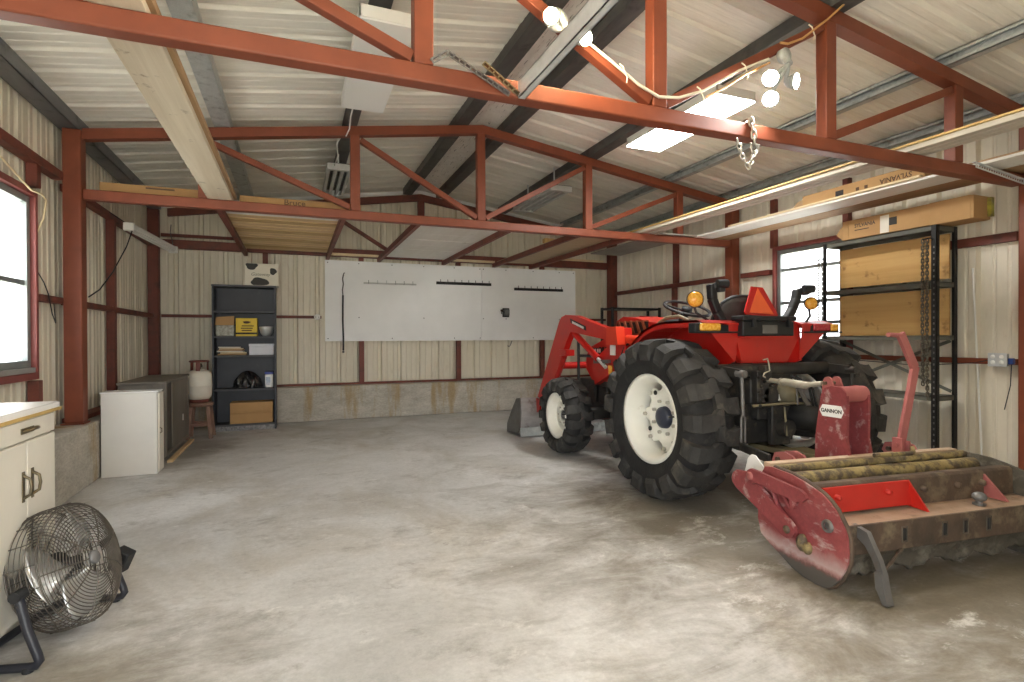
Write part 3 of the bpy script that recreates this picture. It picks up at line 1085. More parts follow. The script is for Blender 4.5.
fL, fR = fender(1), fender(-1)
M['amber'] = pm('amber_lens', (.75, .33, .03), (.85, .48, .08), 60, .15, lo=.45, hi=.55)
M['red_lens'] = pm('dark_red_lens', (.32, .02, .03), (.45, .04, .05), 60, .15, lo=.45, hi=.55)
for sx, par in ((1, fL), (-1, fR)):
    f = lambda x: 3.262 + sx * (x - 3.262)
    hs = MB().box(f(2.56), 3.03, 1.235, f(2.86), 3.1, 1.3).box(f(2.56), 3.0, 1.228, f(2.93), 3.1, 1.24)
    h = obj('tail_lamp_housing', hs, M['black_plastic'], par, bevel=.01)
    a, b = ((2.6, 2.78) if sx > 0 else (2.58, 2.66))
    obj('amber_lens', MB().box(f(a), 3.015, 1.243, f(b), 3.05, 1.297), M['amber'], par, bevel=.012)
    if sx < 0:
        obj('red_lens', MB().box(f(2.665), 3.015, 1.243, f(2.84), 3.05, 1.297), M['red_lens'], par, bevel=.01)
# rear panel under the tool box
rp = MB().py([(2.94, 1.31), (3.59, 1.31), (3.59, 1.2), (3.46, 1.01), (3.0, 1.01), (2.9, 1.2)], 3.07, 3.1)
rp.py([(2.93, 1.24), (3.0, 1.24), (3.05, 1.04), (2.99, 1.02)], 3.045, 3.07)
obj('rear_panel', rp, M['tractor_red'], TR, bevel=.01)
rp2 = MB().box(2.955, 2.985, 1.195, 3.44, 3.07, 1.205)
obj('tool_box_shelf', rp2, M['tractor_red'], TR)
tb = MB().box(2.95, 2.99, 1.206, 3.44, 3.08, 1.315)
tbo = obj('tool_box', tb, M['black_plastic'], TR, bevel=.008)
obj('tool_box_lid', MB().box(2.935, 2.975, 1.318, 3.455, 3.095, 1.352), M['black_plastic'], tbo, bevel=.008)
for x in (3.02, 3.36):
    obj('tool_box_latch', MB().box(x, 2.965, 1.27, x + .03, 2.99, 1.335), M['black_plastic'], tbo, bevel=.003)
obj('tool_box_plate', MB().box(3.13, 2.985, 1.225, 3.27, 2.991, 1.285), M['grey_steel'], tbo)

# slow vehicle sign
M['smv_red'] = pm('sign_red', (.55, .015, .015), None, 3, .35)
M['smv_orange'] = pm('fluorescent_orange', (.95, .17, .05), (.9, .15, .045), 8, .45)
sgm = Matrix.Translation(Vector((3.275, 3.135, 1.36))) @ Matrix.Rotation(math.radians(-12), 4, 'X') @ Matrix.Rotation(math.radians(9), 4, 'Z')
sg = MB().py([(-.2, .02), (-.185, 0), (.185, 0), (.2, .02), (.07, .225), (-.07, .225)], -.004, .004).xform(sgm)
sgo = obj('slow_vehicle_sign', sg, M['smv_red'], TR)
obj('sign_centre', MB().py([(-.145, .016), (.145, .016), (0, .215)], -.007, -.0035).xform(sgm), M['smv_orange'], sgo)

# upright stubs of the folded roll bar with hinge heads and round amber lamps
for sx in (1, -1):
    f = lambda x: 3.262 + sx * (x - 3.262)
    if sx > 0:
        pts = [(2.97, 3.2, 1.3), (2.93, 3.22, 1.38), (2.9, 3.24, 1.48), (2.895, 3.245, 1.585)]
        hd_ = [(2.905, 3.24, 1.575), (2.945, 3.21, 1.59), (2.95, 3.21, 1.535)]
    else:
        pts = [(3.53, 3.14, 1.33), (3.59, 3.14, 1.41), (3.63, 3.14, 1.49), (3.645, 3.14, 1.555)]
        hd_ = [(3.645, 3.14, 1.55), (3.7, 3.11, 1.565), (3.715, 3.11, 1.53)]
    mb = MB()
    for p, q in zip(pts, pts[1:]):
        mb.bar(p, Vector(q) + (Vector(q) - Vector(p)).normalized() * .012, .06, .06, (0, 1, 0))
    st = obj('roll_bar_stub', mb, M['black_plastic'], TR, bevel=.012)
    hb = MB().bar(hd_[0], hd_[1], .055, .05).bar(hd_[1], hd_[2], .06, .055)
    c = Vector(hd_[1])
    hb.cyl(c + Vector((-.045, -.02, .005)), c + Vector((.035, -.04, .005)), .032, 12)
    obj('hinge_head', hb, M['black_plastic'], st, bevel=.01)
    c = Vector((2.765, 3.27, 1.482)) if sx > 0 else Vector((3.745, 3.1, 1.46))
    R_ = .058 if sx > 0 else .046
    lp = MB().lathe([(0, -.03), (R_ * .7, -.025), (R_, -.008), (R_, .0)], (0, 0, 0), 'Y', 20).xform(Matrix.Translation(c) @ Matrix.Rotation(-.45, 4, 'Z'))
    hs = MB().lathe([(R_ + .006, -.006), (R_ + .006, .01), (R_ * .8, .04), (0, .045)], (0, 0, 0), 'Y', 20).xform(Matrix.Translation(c) @ Matrix.Rotation(-.45, 4, 'Z'))
    hs.tube([c + Vector((0, .02, -.03)), c + Vector((.01 * sx, .0, -.1)), c + Vector((.1 * sx, -.03, -.16))], .01, 6)
    lo_ = obj('flasher_housing', hs, M['black_plastic'], TR)
    obj('flasher_lens', lp, M['amber'], lo_)

# loader
def arm_x(sx, x):
    return 3.262 + sx * (x - 3.262)


for sx in (1, -1):
    f = lambda x: arm_x(sx, x)
    # far arm behind the hood: same shape
    up = [(4.32, 1.14), (4.45, 1.285), (5.1, 1.432), (5.32, 1.448), (5.42, 1.425), (5.47, 1.385), (5.81, .87), (6.07, .47), (5.97, .4), (5.86, .42), (5.52, .84), (5.3, 1.16), (5.2, 1.262), (4.5, 1.18)]
    ar = obj('loader_arm', MB().px(up, f(2.74), f(2.81)), M['tractor_red'], TR, bevel=.008)
    if sx > 0:
        obj('arm_decal', MB().px([(5.19, 1.36), (5.205, 1.405), (4.87, 1.315), (4.86, 1.27)], 2.734, 2.7395), M['black_plastic'], ar)
        tm = MB()
        for k in range(9):
            y0 = 5.15 - k * .028
            tm.px([(y0, 1.352 - k * .0075), (y0, 1.376 - k * .0075), (y0 - .018, 1.371 - k * .0075), (y0 - .018, 1.347 - k * .0075)], 2.731, 2.7345)
        obj('arm_lettering', tm, M['fix_white'], ar)
    po = MB().px([(4.28, .6), (4.42, .6), (4.5, 1.0), (4.47, 1.29), (4.3, 1.29), (4.26, 1.0)], f(2.82), f(2.9))
    po.px([(4.85, .72), (4.9, .95), (4.5, 1.17), (4.42, .9)], f(2.83), f(2.89))
    pst = obj('loader_post', po, M['tractor_red'] if sx > 0 else M['tractor_red'], TR, bevel=.006)
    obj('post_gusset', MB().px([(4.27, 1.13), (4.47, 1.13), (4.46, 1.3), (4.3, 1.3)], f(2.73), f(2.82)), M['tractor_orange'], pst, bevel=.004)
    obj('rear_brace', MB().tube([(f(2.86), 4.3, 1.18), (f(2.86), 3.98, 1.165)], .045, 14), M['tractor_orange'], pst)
    if sx > 0:
        obj('white_sticker', MB().box(2.812, 4.44, 1.03, 2.819, 4.53, 1.17), M['fix_white'], pst)
        obj('side_reflector', MB().box(2.812, 4.5, .84, 2.819, 4.56, .93), M['amber'], pst)
    # lift cylinder
    cy = MB().cyl((f(2.776), 5.17, 1.24), (f(2.79), 4.72, .99), .034, 14)
    lc = obj('lift_cylinder', cy, M['tractor_red'], TR)
    obj('cylinder_rod', MB().cyl((f(2.79), 4.73, .995), (f(2.795), 4.58, .91), .018, 10), M['galv_bright'], lc)
    # bucket tilt cylinder and links under the arm
    tc = MB().cyl((f(2.776), 5.42, .98), (f(2.776), 5.68, .66), .03, 12)
    tco = obj('tilt_cylinder', tc, M['tractor_red'], TR)
    obj('tilt_rod', MB().cyl((f(2.776), 5.68, .66), (f(2.776), 5.95, .42), .016, 10), M['galv_bright'], tco)
    obj('cylinder_bracket', MB().box(f(2.72), 5.28, 1.0, f(2.83), 5.44, 1.07), M['tractor_red'], TR, bevel=.006)
    # black step bracket below
    obj('step_bracket', MB().bar((f(2.8), 4.42, .98), (f(2.76), 4.2, .5), .02, .07).bar((f(2.66), 4.1, .49), (f(2.9), 4.5, .47), .05, .03), M['black_steel'], TR)
obj('cross_tube', MB().cyl((2.81, 5.6, .88), (3.71, 5.6, .88), .04, 14), M['tractor_red'], TR)
obj('loader_hose', MB().tube([(2.83, 4.35, .78), (2.82, 4.38, .98), (2.83, 4.3, 1.12), (2.86, 4.15, 1.2), (2.9, 4.02, 1.12)], .011, 6).tube([(2.86, 4.36, .7), (2.84, 4.42, .9), (2.85, 4.32, 1.07), (2.9, 4.1, 1.13)], .011, 6), M['black_plastic'], TR)
obj('valve_bar', MB().bar((2.80, 4.8, .955), (2.80, 4.52, .97), .03, .035), M['grey_steel'], TR)
obj('lamp_guard', MB().tube([(2.9, 5.32, .6), (2.9, 5.32, 1.22)], .016, 8).bar((2.9, 5.32, 1.0), (3.0, 5.1, 1.0), .02, .03), M['black_steel'], TR)
# bucket
bk = MB()
th = .012
prof = [(6.02, .48), (6.0, .3), (6.03, .12), (6.1, .04), (6.46, .012)]
inner = [(6.46, .03), (6.13, .062), (6.055, .13), (6.025, .3), (6.04, .48)]
bk.px(prof + inner, 2.5, 4.06)
bo = obj('bucket', bk, M['bucket_steel'], TR, bevel=.003)
sd = [(6.02, .48), (6.0, .3), (6.03, .12), (6.1, .04), (6.46, .012), (6.45, .12), (6.3, .3), (6.14, .465)]
for x in (2.488, 4.06):
    obj('bucket_side', MB().px(sd, x, x + .012), M['grey_steel'], bo)
obj('bucket_edge', MB().box(2.495, 6.015, .015, 4.07, 6.035, .12), M['galv'], bo)
hk = MB()
for x in (2.7, 2.82, 3.66, 3.78):
    hk.px([(6.02, .47), (5.9, .44), (5.92, .34), (6.0, .3)], x, x + .02)
obj('bucket_hinge', hk, M['tractor_red'], bo)

# three point hitch
obj('rocker_shaft', MB().lathe([(.04, 2.72), (.045, 2.76), (.045, 3.76), (.04, 3.8)], (0, 3.0, .965), 'X', 16).bar((2.76, 3.02, .97), (2.74, 2.8, .955), .03, .06).bar((3.77, 3.02, .97), (3.78, 2.8, .955), .03, .06), M['chassis'], TR)
for sx in (1, -1):
    f = lambda x: 3.262 + sx * (x - 3.262)
    lr = MB().cyl((f(2.74), 2.79, .95), (f(2.75), 2.79, .68), .013, 10).cyl((f(2.74), 2.76, .955), (f(2.74), 2.83, .955), .025, 12)
    lr.tube([(f(2.735), 2.79, .5), (f(2.735), 2.79, .66), (f(2.75), 2.79, .69), (f(2.768), 2.79, .66), (f(2.768), 2.79, .5)], .008, 8)
    obj('lift_rod', lr, M['grey_steel'] if sx > 0 else M['chassis'], TR)
    ll = MB().bar((f(2.9), 3.3, .45), (f(2.74) if sx > 0 else 3.66, 2.8, .475), .025, .06).bar((f(2.74) if sx > 0 else 3.66, 2.8, .475), (2.63 if sx > 0 else 3.49, 2.46, .47), .025, .055)
    obj('lower_link', ll, M['chassis'], TR, bevel=.006)
tl = MB().tube([(3.06, 2.93, .902), (3.08, 2.78, .893), (3.082, 2.765, .892), (3.1, 2.6, .882), (3.09, 2.585, .888), (3.075, 2.462, .905)], [.017, .017, .026, .026, .018, .016], 12)
tl.lathe([(.03, -.012), (.03, .012)], (3.06, 2.94, .903), 'X', 14).lathe([(.028, 2.78), (.028, 2.79)], (3.083, 0, .892), 'Y', 12)
M['rod_pale'] = pm('pale_greased_rod', (.52, .49, .4), (.4, .37, .3), 9, .45, .3)
obj('top_link', tl, M['rod_pale'], TR)
sp = MB().tube([(3.0, 2.86, 1.04), (3.03, 2.85, 1.05), (3.045, 2.85, 1.0), (3.05, 2.85, .965), (3.0, 2.85, .95), (2.99, 2.85, .93), (3.01, 2.85, .92)], .005, 6)
obj('spring_clip', sp, M['rod_pale'], TR)
db = MB().box(3.2, 2.6, .36, 3.32, 3.2, .4)
db.pz([(3.14, 2.85), (3.38, 2.85), (3.3, 2.58), (3.22, 2.58)], .4, .415)
obj('drawbar', db, M['khaki'], TR, bevel=.006)
gd = MB().lathe([(.02, 2.72), (.08, 2.74), (.1, 2.86), (.1, 2.93)], (3.4, 0, .62), 'Y', 20)
obj('power_shaft_guard', gd, M['black_plastic'], TR)
hs = MB()
for k in range(2):
    hs.tube([(3.28 + .05 * k, 2.88, .92), (3.36 + .04 * k, 2.8, .86 - .03 * k), (3.42 + .03 * k, 2.8, .66), (3.5, 2.86, .5)], .01, 6)
obj('rear_hose', hs, M['black_plastic'], TR)
obj('stabiliser_bar', MB().bar((3.3, 2.86, .88), (3.52, 2.78, .46), .014, .03).cyl((3.26, 2.82, .9), (3.28, 2.82, .72), .007, 8), M['grey_steel'], TR)
obj('khaki_cover', MB().lathe([(.0, 2.86), (.07, 2.875), (.1, 2.93), (.1, 2.97)], (3.3, 0, .8), 'Y', 24), M['khaki'], TR)
obj('yellow_pipe', MB().tube([(2.95, 2.9, .72), (3.2, 2.86, .73), (3.45, 2.86, .72)], .009, 8).tube([(3.22, 2.88, .7), (3.22, 2.86, .5)], .008, 6), M['khaki'], TR)
# ------------------------------------------------------------------ the box scraper behind the tractor
GP = Vector((2.335, 1.9, 0))
GR = Matrix.Translation(GP) @ Matrix.Rotation(math.radians(-6.0), 4, 'Z') @ Matrix.Translation(-GP)
GI = thing('box_scraper', 'faded red box scraper with yellow pipes and rusty blades, hitched behind the tractor', 'box scraper', (3.1, 2.0, 0))


GR0 = Matrix.Translation(GP) @ Matrix.Rotation(math.radians(-2.6), 4, 'Z') @ Matrix.Translation(-GP)
MASTY = ('mast_plate', 'mast_back', 'mast_cap', 'clevis_lug', 'clevis_pin', 'name_badge', 'hitch_lug', 'hitch_pin', 'lever', 'lever_grip', 'lever_socket')


def gob(name, mb, mt, parent=None, bevel=.003, **k):
    mb.xform(GR0 if name in MASTY else GR)
    return obj(name, mb, mt, parent or GI, bevel, **k)


def plate_mat():
    m = pm('worn_red_side_plate', (.27, .05, .054), (.35, .085, .083), 5, .6, dirt=(.55, .45, .43), dscale=12, dlo=.55, dhi=.68, damt=.75, dstretch=(1, .5, 1.3), fine=.25)
    nt = m.node_tree
    b = nt.nodes['Principled BSDF']
    src = b.inputs['Base Color'].links[0].from_socket
    tc = nt.nodes.new('ShaderNodeTexCoord')
    sp = nt.nodes.new('ShaderNodeSeparateXYZ')
    nt.links.new(tc.outputs['Object'], sp.inputs[0])
    nz = _noise(nt, tc.outputs['Object'], 9, 6)
    ad = nt.nodes.new('ShaderNodeMath')
    ad.operation = 'MULTIPLY_ADD'
    nt.links.new(nz, ad.inputs[0])
    ad.inputs[1].default_value = -.1
    nt.links.new(sp.outputs['Z'], ad.inputs[2])
    f = _ramp(nt, ad.outputs[0], [(.015, (1, 1, 1)), (.05, (0, 0, 0))])      # caked dark soil along the skid edge
    c = _mix(nt, f, src, (.09, .08, .07))
    f2 = _ramp(nt, ad.outputs[0], [(.03, (0, 0, 0)), (.06, (.6, .6, .6)), (.085, (.4, .4, .4)), (.13, (0, 0, 0))])   # scraped bare band above it
    c = _mix(nt, f2, c, (.55, .5, .48))
    f3 = _ramp(nt, ad.outputs[0], [(.0, (1, 1, 1)), (.035, (0, 0, 0))])
    c = _mix(nt, f3, c, (.085, .078, .07))
    nt.links.new(c, b.inputs['Base Color'])
    return m


M['plate_red'] = plate_mat()
PL = [(2.2, .502), (2.067, .495), (1.985, .48), (1.917, .461), (1.87, .445), (1.832, .421), (1.795, .39), (1.771, .355), (1.745, .318), (1.732, .282), (1.727, .22), (1.73, .17), (1.747, .125), (1.775, .075),
      (1.816, .027), (1.855, .006), (1.9, .0), (1.991, .004), (2.06, .02), (2.124, .05), (2.21, .085), (2.283, .125), (2.306, .2), (2.304, .256), (2.3, .42), (2.25, .495)]
M['tan_paint'] = pm('chalky_tan_paint', (.55, .42, .3), (.45, .32, .22), 6, .7)
spl = gob('side_plate', MB().px(PL, 2.335, 2.355), M['plate_red'])
spr = gob('side_plate', MB().px(PL, 3.726, 3.746), M['mud_steel'])
# rim strip along the curved edge of the left plate
gob('edge_strip', MB().tube([(2.356, y, z) for y, z in PL[:18]], .011, 6), M['rust'], spl, bevel=0)
gob('plate_boss', MB().lathe([(.016, 2.325), (.03, 2.325), (.032, 2.336)], (0, 1.836, .307), 'X', 18, caps=False).lathe([(0, 2.331), (.016, 2.331)], (0, 1.836, .307), 'X', 18), M['grey_steel'], spl, bevel=0)
A1 = [(2.47, .385), (2.462, .415), (2.43, .44), (2.346, .445), (2.03, .272), (2.003, .25), (1.997, .22), (2.015, .193), (2.05, .18), (2.09, .185), (2.279, .275), (2.43, .335), (2.465, .36)]
a1 = gob('lift_arm', MB().px(A1, 2.292, 2.312), M['faded_red'])
A2 = [(2.318, .438), (2.31, .465), (2.285, .48), (2.228, .478), (1.938, .455), (1.908, .44), (1.9, .42), (1.925, .397), (1.958, .392), (1.978, .349), (2.0, .349), (2.004, .395), (2.244, .413), (2.285, .395), (2.31, .41)]
a2 = gob('latch_arm', MB().px(A2, 2.268, 2.286), M['faded_red'])
gob('pivot_pin', MB().lathe([(0, 2.258), (.022, 2.258), (.022, 2.335)], (0, 2.285, .44), 'X', 16), M['faded_pink'], a2, bevel=0)
gob('pivot_pin', MB().lathe([(0, 2.284), (.02, 2.284), (.02, 2.335)], (0, 2.045, .225), 'X', 16), M['rust'], a1, bevel=0)
gob('ratchet_rod', MB().cyl((2.31, 2.19, .44), (2.31, 2.12, .3), .011, 8).cyl((2.31, 2.12, .43), (2.31, 2.05, .33), .009, 8).box(2.3, 2.05, .38, 2.334, 2.2, .4), M['faded_red'], spl)
gob('moss_lump', MB().ball((2.33, 1.985, .175), .03, 8, 6, sz=1.5).ball((2.328, 1.95, .16), .025, 8, 6, sz=1.3), M['yellow_pipe'], spl, bevel=0)
gob('pale_patch_plate', MB().px([(2.48, .49), (2.45, .515), (2.42, .515), (2.36, .47), (2.3, .43), (2.33, .36), (2.55, .34), (2.5, .42)], 2.41, 2.418), M['white_paint'])  # added plate standing in for a pale patch of unknown cause
# pipes across the box
gob('upper_pipe', MB().tube([(2.36, 2.2, .49), (3.722, 2.2, .49)], .021, 14), M['yellow_pipe'], bevel=0)
gob('lower_pipe', MB().tube([(2.36, 2.15, .435), (3.722, 2.15, .435)], .045, 16), M['yellow_pipe'], bevel=0)
gob('top_bar', MB().box(2.36, 2.235, .47, 3.722, 2.29, .512), M['tan_paint'])
# rear blade with its flange
bl = MB().px([(2.02, .462), (1.96, .468), (1.945, .455), (1.94, .33), (1.95, .2), (1.96, .2), (1.955, .33), (1.96, .445), (2.02, .446)], 2.356, 3.724)
blo = gob('rear_blade', bl, M['rust'])
for x in (3.06, 3.3, 3.48, 3.78):
    gob('blade_bolt', MB().lathe([(0, 1.922), (.018, 1.924), (.018, 1.945)], (x, 0, .4), 'Y', 6), M['rust'], blo, bevel=0)
ins = gob('red_insert', MB().px([(1.915, .335), (1.905, .335), (1.925, .455), (1.94, .455)], 2.4, 2.94), M['bright_red'])
for x in (2.47, 2.79):
    gob('insert_bolt', MB().lathe([(0, 1.893), (.014, 1.895), (.014, 1.925)], (x, 0, .41), 'Y', 6), M['bright_red'], ins, bevel=0)
gob('red_gusset', MB().px([(1.93, .458), (1.82, .322), (1.93, .325)], 2.94, 2.95), M['bright_red'], ins)
gob('gusset', MB().px([(1.945, .445), (1.825, .322), (1.945, .325)], 3.5, 3.514), M['faded_pink'])
# front blade: ledge, slotted face and the muddy mouldboard under it
gob('ledge', MB().px([(1.95, .32), (1.792, .312), (1.792, .3), (1.95, .305)], 2.358, 3.724), M['rust_top'])
fb = gob('slotted_face', MB().box(2.358, 1.785, .175, 3.724, 1.8, .313), M['rust'])
for x in (2.74, 3.0, 3.14, 3.3, 3.62):
    gob('slot', MB().box(x - .01, 1.78, .215, x + .01, 1.786, .275), M['black_steel'], fb)
    gob('slot_rim', MB().tube([(x - .016, 1.785, .208), (x - .016, 1.785, .282), (x + .016, 1.785, .282), (x + .016, 1.785, .208)], 0.003, 6, closed=True), M['mud_steel'], fb, bevel=0)
random.seed(3)
nx = 60
low = [.055 + .022 * random.random() + .015 * math.sin(i * .5) for i in range(nx + 1)]
mud = MB()


def mud_pt(u, v):
    i = int(round(u * nx))
    z = .185 * (1 - v) + low[i] * v
    y = 1.80 + .05 * math.sin(v * 2.2) + (random.random() - .5) * .014
    return Vector((2.36 + 1.36 * u, y, z))


mud.grid(mud_pt, nx, 8)
gob('mouldboard', mud, M['mud_steel'], bevel=0, solid=.02)
gob('brace_rib', MB().bar((2.62, 1.79, .08), (2.72, 1.78, .18), .012, .012, (0, 1, 0)), M['rust'], fb)
gob('ball_hitch', MB().ball((3.33, 1.85, .36), .033, 16, 10, sz=.75).cyl((3.33, 1.85, .32), (3.33, 1.85, .36), .016, 10).lathe([(.03, .318), (.03, .326)], (3.33, 1.85, 0), 'Z', 16), M['grey_steel'], bevel=0)
# ripper shank reaching down in front
SH = [(1.814, 0.315), (1.734, 0.3), (1.705, 0.25), (1.67, 0.19), (1.655, 0.15), (1.645, 0.06), (1.63, 0.012), (1.65, 0.01), (1.68, 0.06), (1.685, 0.14), (1.71, 0.19), (1.745, 0.235), (1.785, 0.26), (1.845, 0.262)]
shk = gob('ripper_shank', MB().px(SH, 2.45, 2.475), M['grey_steel'])
gob('ripper_tooth', MB().px([(1.657, .145), (1.641, .06), (1.625, .008), (1.65, .006), (1.685, .065), (1.691, .14)], 2.443, 2.482), M['grey_steel'], shk)
# mast
MS = [(2.47, .44), (2.465, .6), (2.44, .76), (2.425, .85), (2.4, .89), (2.35, .905), (2.29, .9), (2.255, .87), (2.25, .8), (2.255, .6), (2.235, .5), (2.215, .44)]
m1 = gob('mast_plate', MB().px(MS, 2.955, 2.975), M['faded_red'])
m2 = gob('mast_plate', MB().px(MS, 3.125, 3.145), M['faded_red'])
gob('mast_back', MB().px([(2.42, .46), (2.395, .86), (2.405, .865), (2.43, .46)], 2.975, 3.125), M['faded_red'])
gob('mast_cap', MB().tube([(2.956, 2.3, .858), (3.144, 2.3, .858)], .047, 18), M['faded_pink'], bevel=0)
for x in (3.0, 3.07):
    lg = MB()
    arc = [(2.42 + .03 * math.cos(a), .925 + .03 * math.sin(a)) for a in [PI * k / 8 for k in range(9)]]
    lg.px([(2.46, .86)] + arc + [(2.36, .86)], x, x + .014)
    gob('clevis_lug', lg, M['faded_pink'])
gob('clevis_pin', MB().cyl((2.985, 2.43, .915), (3.1, 2.43, .915), .011, 10), M['rust'], bevel=0)
# badge on the mast
bd = MB()
pc = [(2.432, .755), (2.412, .79), (2.287, .79), (2.27, .755), (2.287, .72), (2.412, .72)]
bd.px(pc, 2.951, 2.9545)
bdo = gob('name_badge', bd, M['white_paint'], m1, bevel=0)
tm_ = GR0 @ face((2.9495, 2.35, .755), (0, -1, .0), (0, 0, 1))
text('badge_lettering', 'GANNON', .031, tm_, M['slate_ink'] if 'slate_ink' in M else M['ink'], bdo, .0004, 0, 1.0, .0009)
# lower hitch lugs
for x, nm in ((2.6, ''), (2.68, ''), (3.5, ''), (3.57, '')):
    lg = MB().px([(2.24, .44), (2.3, .52), (2.36, .535), (2.43, .52), (2.45, .47), (2.42, .44), (2.3, .43)], x, x + .014)
    gob('hitch_lug', lg, M['faded_pink'])
for x in (2.585, 3.485):
    gob('hitch_pin', MB().cyl((x, 2.4, .485), (x + .13, 2.4, .485), .014, 10), M['rust'], bevel=0)
# lever
lv = MB()
lp = [(3.322, 2.2, .5), (3.325, 2.2, .57), (3.44, 2.2, 1.01), (3.325, 2.2, 1.205)]
for p, q in zip(lp, lp[1:]):
    d_ = (Vector(q) - Vector(p)).normalized() * .012
    lv.bar(Vector(p) - d_ * 0, Vector(q) + d_, .022, .055, (1, 0, 0))
lvo = gob('lever', lv, M['faded_pink'])
gob('lever_grip', MB().cyl((3.33, 2.2, 1.205), (3.22, 2.2, 1.21), .014, 10), M['faded_pink'], lvo, bevel=0)
gob('lever_socket', MB().box(3.29, 2.17, .44, 3.31, 2.23, .6).box(3.345, 2.17, .44, 3.365, 2.23, .58).cyl((3.28, 2.2, .56), (3.375, 2.2, .56), .012, 8), M['faded_pink'], lvo)
gob('latch_rod', MB().tube([(3.0, 2.17, .53), (3.2, 2.16, .53), (3.27, 2.17, .525), (3.3, 2.18, .53), (3.32, 2.2, .55)], .012, 8), M['yellow_pipe'], bevel=0)
# ------------------------------------------------------------------ left side furniture
M['strip_grey'] = pm('grey_lamp_strip', (.55, .56, .54), (.46, .47, .45), 5, .45)
M['old_white'] = pm('chipped_white_paint', (.76, .73, .64), (.7, .66, .57), 3, .5, dirt=(.3, .24, .16), dscale=14, dlo=.7, dhi=.76)
M['cab_white'] = pm('scratched_white_laminate', (.78, .77, .73), (.73, .72, .68), 3, .5, dirt=(.2, .17, .14), dscale=16, dlo=.73, dhi=.77)
M['brass'] = pm('aged_brass', (.2, .16, .09), (.1, .085, .06), 20, .4, .8)
M['counter_white'] = pm('white_counter', (.85, .85, .84), None, 3, .35)
M['grey_lam'] = pm('grey_brown_laminate', (.19, .17, .14), (.13, .115, .095), 3, .55, dirt=(.24, .21, .17), dscale=6, dlo=.6, dhi=.75, stretch=(2, 2, .4))
M['dark_door'] = pm('dark_sliding_door', (.05, .048, .042), (.035, .033, .03), 4, .5)
M['navy_case'] = pm('dark_navy_laminate', (.028, .032, .042), (.02, .023, .031), 4, .5, dirt=(.07, .07, .075), dscale=6, dlo=.6, dhi=.75)
M['navy_edge'] = pm('worn_grey_edge', (.075, .078, .085), (.055, .058, .065), 8, .55)

# base cabinet with its counter
t = thing('base_cabinet', 'cream base cabinet with drawer, double doors and a white counter top', 'cabinet', (-1.3, 2.6, 0))
Y0, Y1, XF = 1.3, 3.02, -1.0
obj('body', MB().box(-1.56, Y0, .1, XF - .02, Y1, .885).box(-1.52, Y0 + .02, .001, XF - .08, Y1 - .03, .1), M['old_white'], t, bevel=.004)
ct = obj('counter_top', MB().box(-1.575, Y0 - .02, .887, XF + .012, Y1 + .012, .925), M['counter_white'], t, bevel=.004)
obj('counter_edge', MB().box(XF + .012, Y0 - .02, .887, XF + .017, Y1 + .012, .9).box(-1.575, Y1 + .012, .887, XF + .017, Y1 + .017, .9), M['wood_edge'], ct)
for k in range(3):
    yb = Y1 - .012 - .545 * k
    ya = yb - .539
    d_ = obj('drawer', MB().box(XF - .018, ya, .8, XF, yb, .88), M['old_white'], t, bevel=.004)
    yc = (ya + yb) / 2
    obj('drawer_handle', MB().tube([(XF + .002, yc - .045, .838), (XF + .026, yc - .03, .845), (XF + .03, yc, .848), (XF + .026, yc + .03, .845), (XF + .002, yc + .045, .838)], .007, 8).box(XF, yc - .055, .828, XF + .004, yc + .055, .85), M['brass'], d_)
    for a, b, hy in ((ya, yc - .002, yc - .04), (yc + .002, yb, yc + .04)):
        dr = obj('door', MB().box(XF - .018, a, .12, XF, b, .793), M['old_white'], t, bevel=.004)
        obj('door_handle', MB().tube([(XF + .002, hy, .575), (XF + .024, hy, .59), (XF + .028, hy, .62), (XF + .024, hy, .65), (XF + .002, hy, .665)], .006, 8).box(XF, hy - .009, .56, XF + .004, hy + .009, .68), M['brass'], dr)

# white cupboard
t = thing('white_cupboard', 'small white cupboard with chipped paint standing before the grey cabinet', 'cupboard', (-1.36, 5.76, 0))
obj('body', MB().box(-1.565, 5.668, .002, -1.15, 5.86, .73), M['cab_white'], t, bevel=.004)
obj('top', MB().box(-1.57, 5.66, .731, -1.142, 5.865, .742), M['counter_white'], t)
dr = obj('door', MB().box(-1.149, 5.69, .02, -1.135, 5.855, .72), M['old_white'], t, bevel=.003)
obj('catch', MB().tube([(-1.134, 5.7, .36), (-1.12, 5.7, .37), (-1.12, 5.7, .4), (-1.134, 5.7, .41)], .004, 6), M['brass'], dr)

# grey low cabinet with sliding doors
t = thing('low_cabinet', 'dark grey low cabinet with sliding doors behind the white cupboard', 'cabinet', (-1.38, 6.75, 0))
obj('body', MB().box(-1.56, 6.15, .06, -1.2, 7.35, .765).box(-1.54, 6.17, .001, -1.22, 7.33, .06), M['grey_lam'], t, bevel=.003)
obj('top', MB().box(-1.57, 6.13, .766, -1.165, 7.37, .79), M['grey_lam'], t, bevel=.003)
obj('end_frame', MB().box(-1.2, 6.15, .06, -1.17, 6.19, .765).box(-1.2, 7.31, .06, -1.17, 7.35, .765).box(-1.2, 6.19, .06, -1.17, 7.31, .085), M['grey_lam'], t)
d1 = obj('sliding_door', MB().box(-1.197, 6.2, .09, -1.187, 6.8, .76), M['dark_door'], t)
d2 = obj('sliding_door', MB().box(-1.183, 6.45, .09, -1.173, 7.3, .76), M['grey_lam'], t)
obj('finger_pull', MB().box(-1.172, 6.98, .3, -1.168, 7.0, .37), M['fix_white'], d2)
obj('bottom_rail', MB().box(-1.165, 6.14, .002, -1.12, 7.36, .025), M['deck_wood'], t)

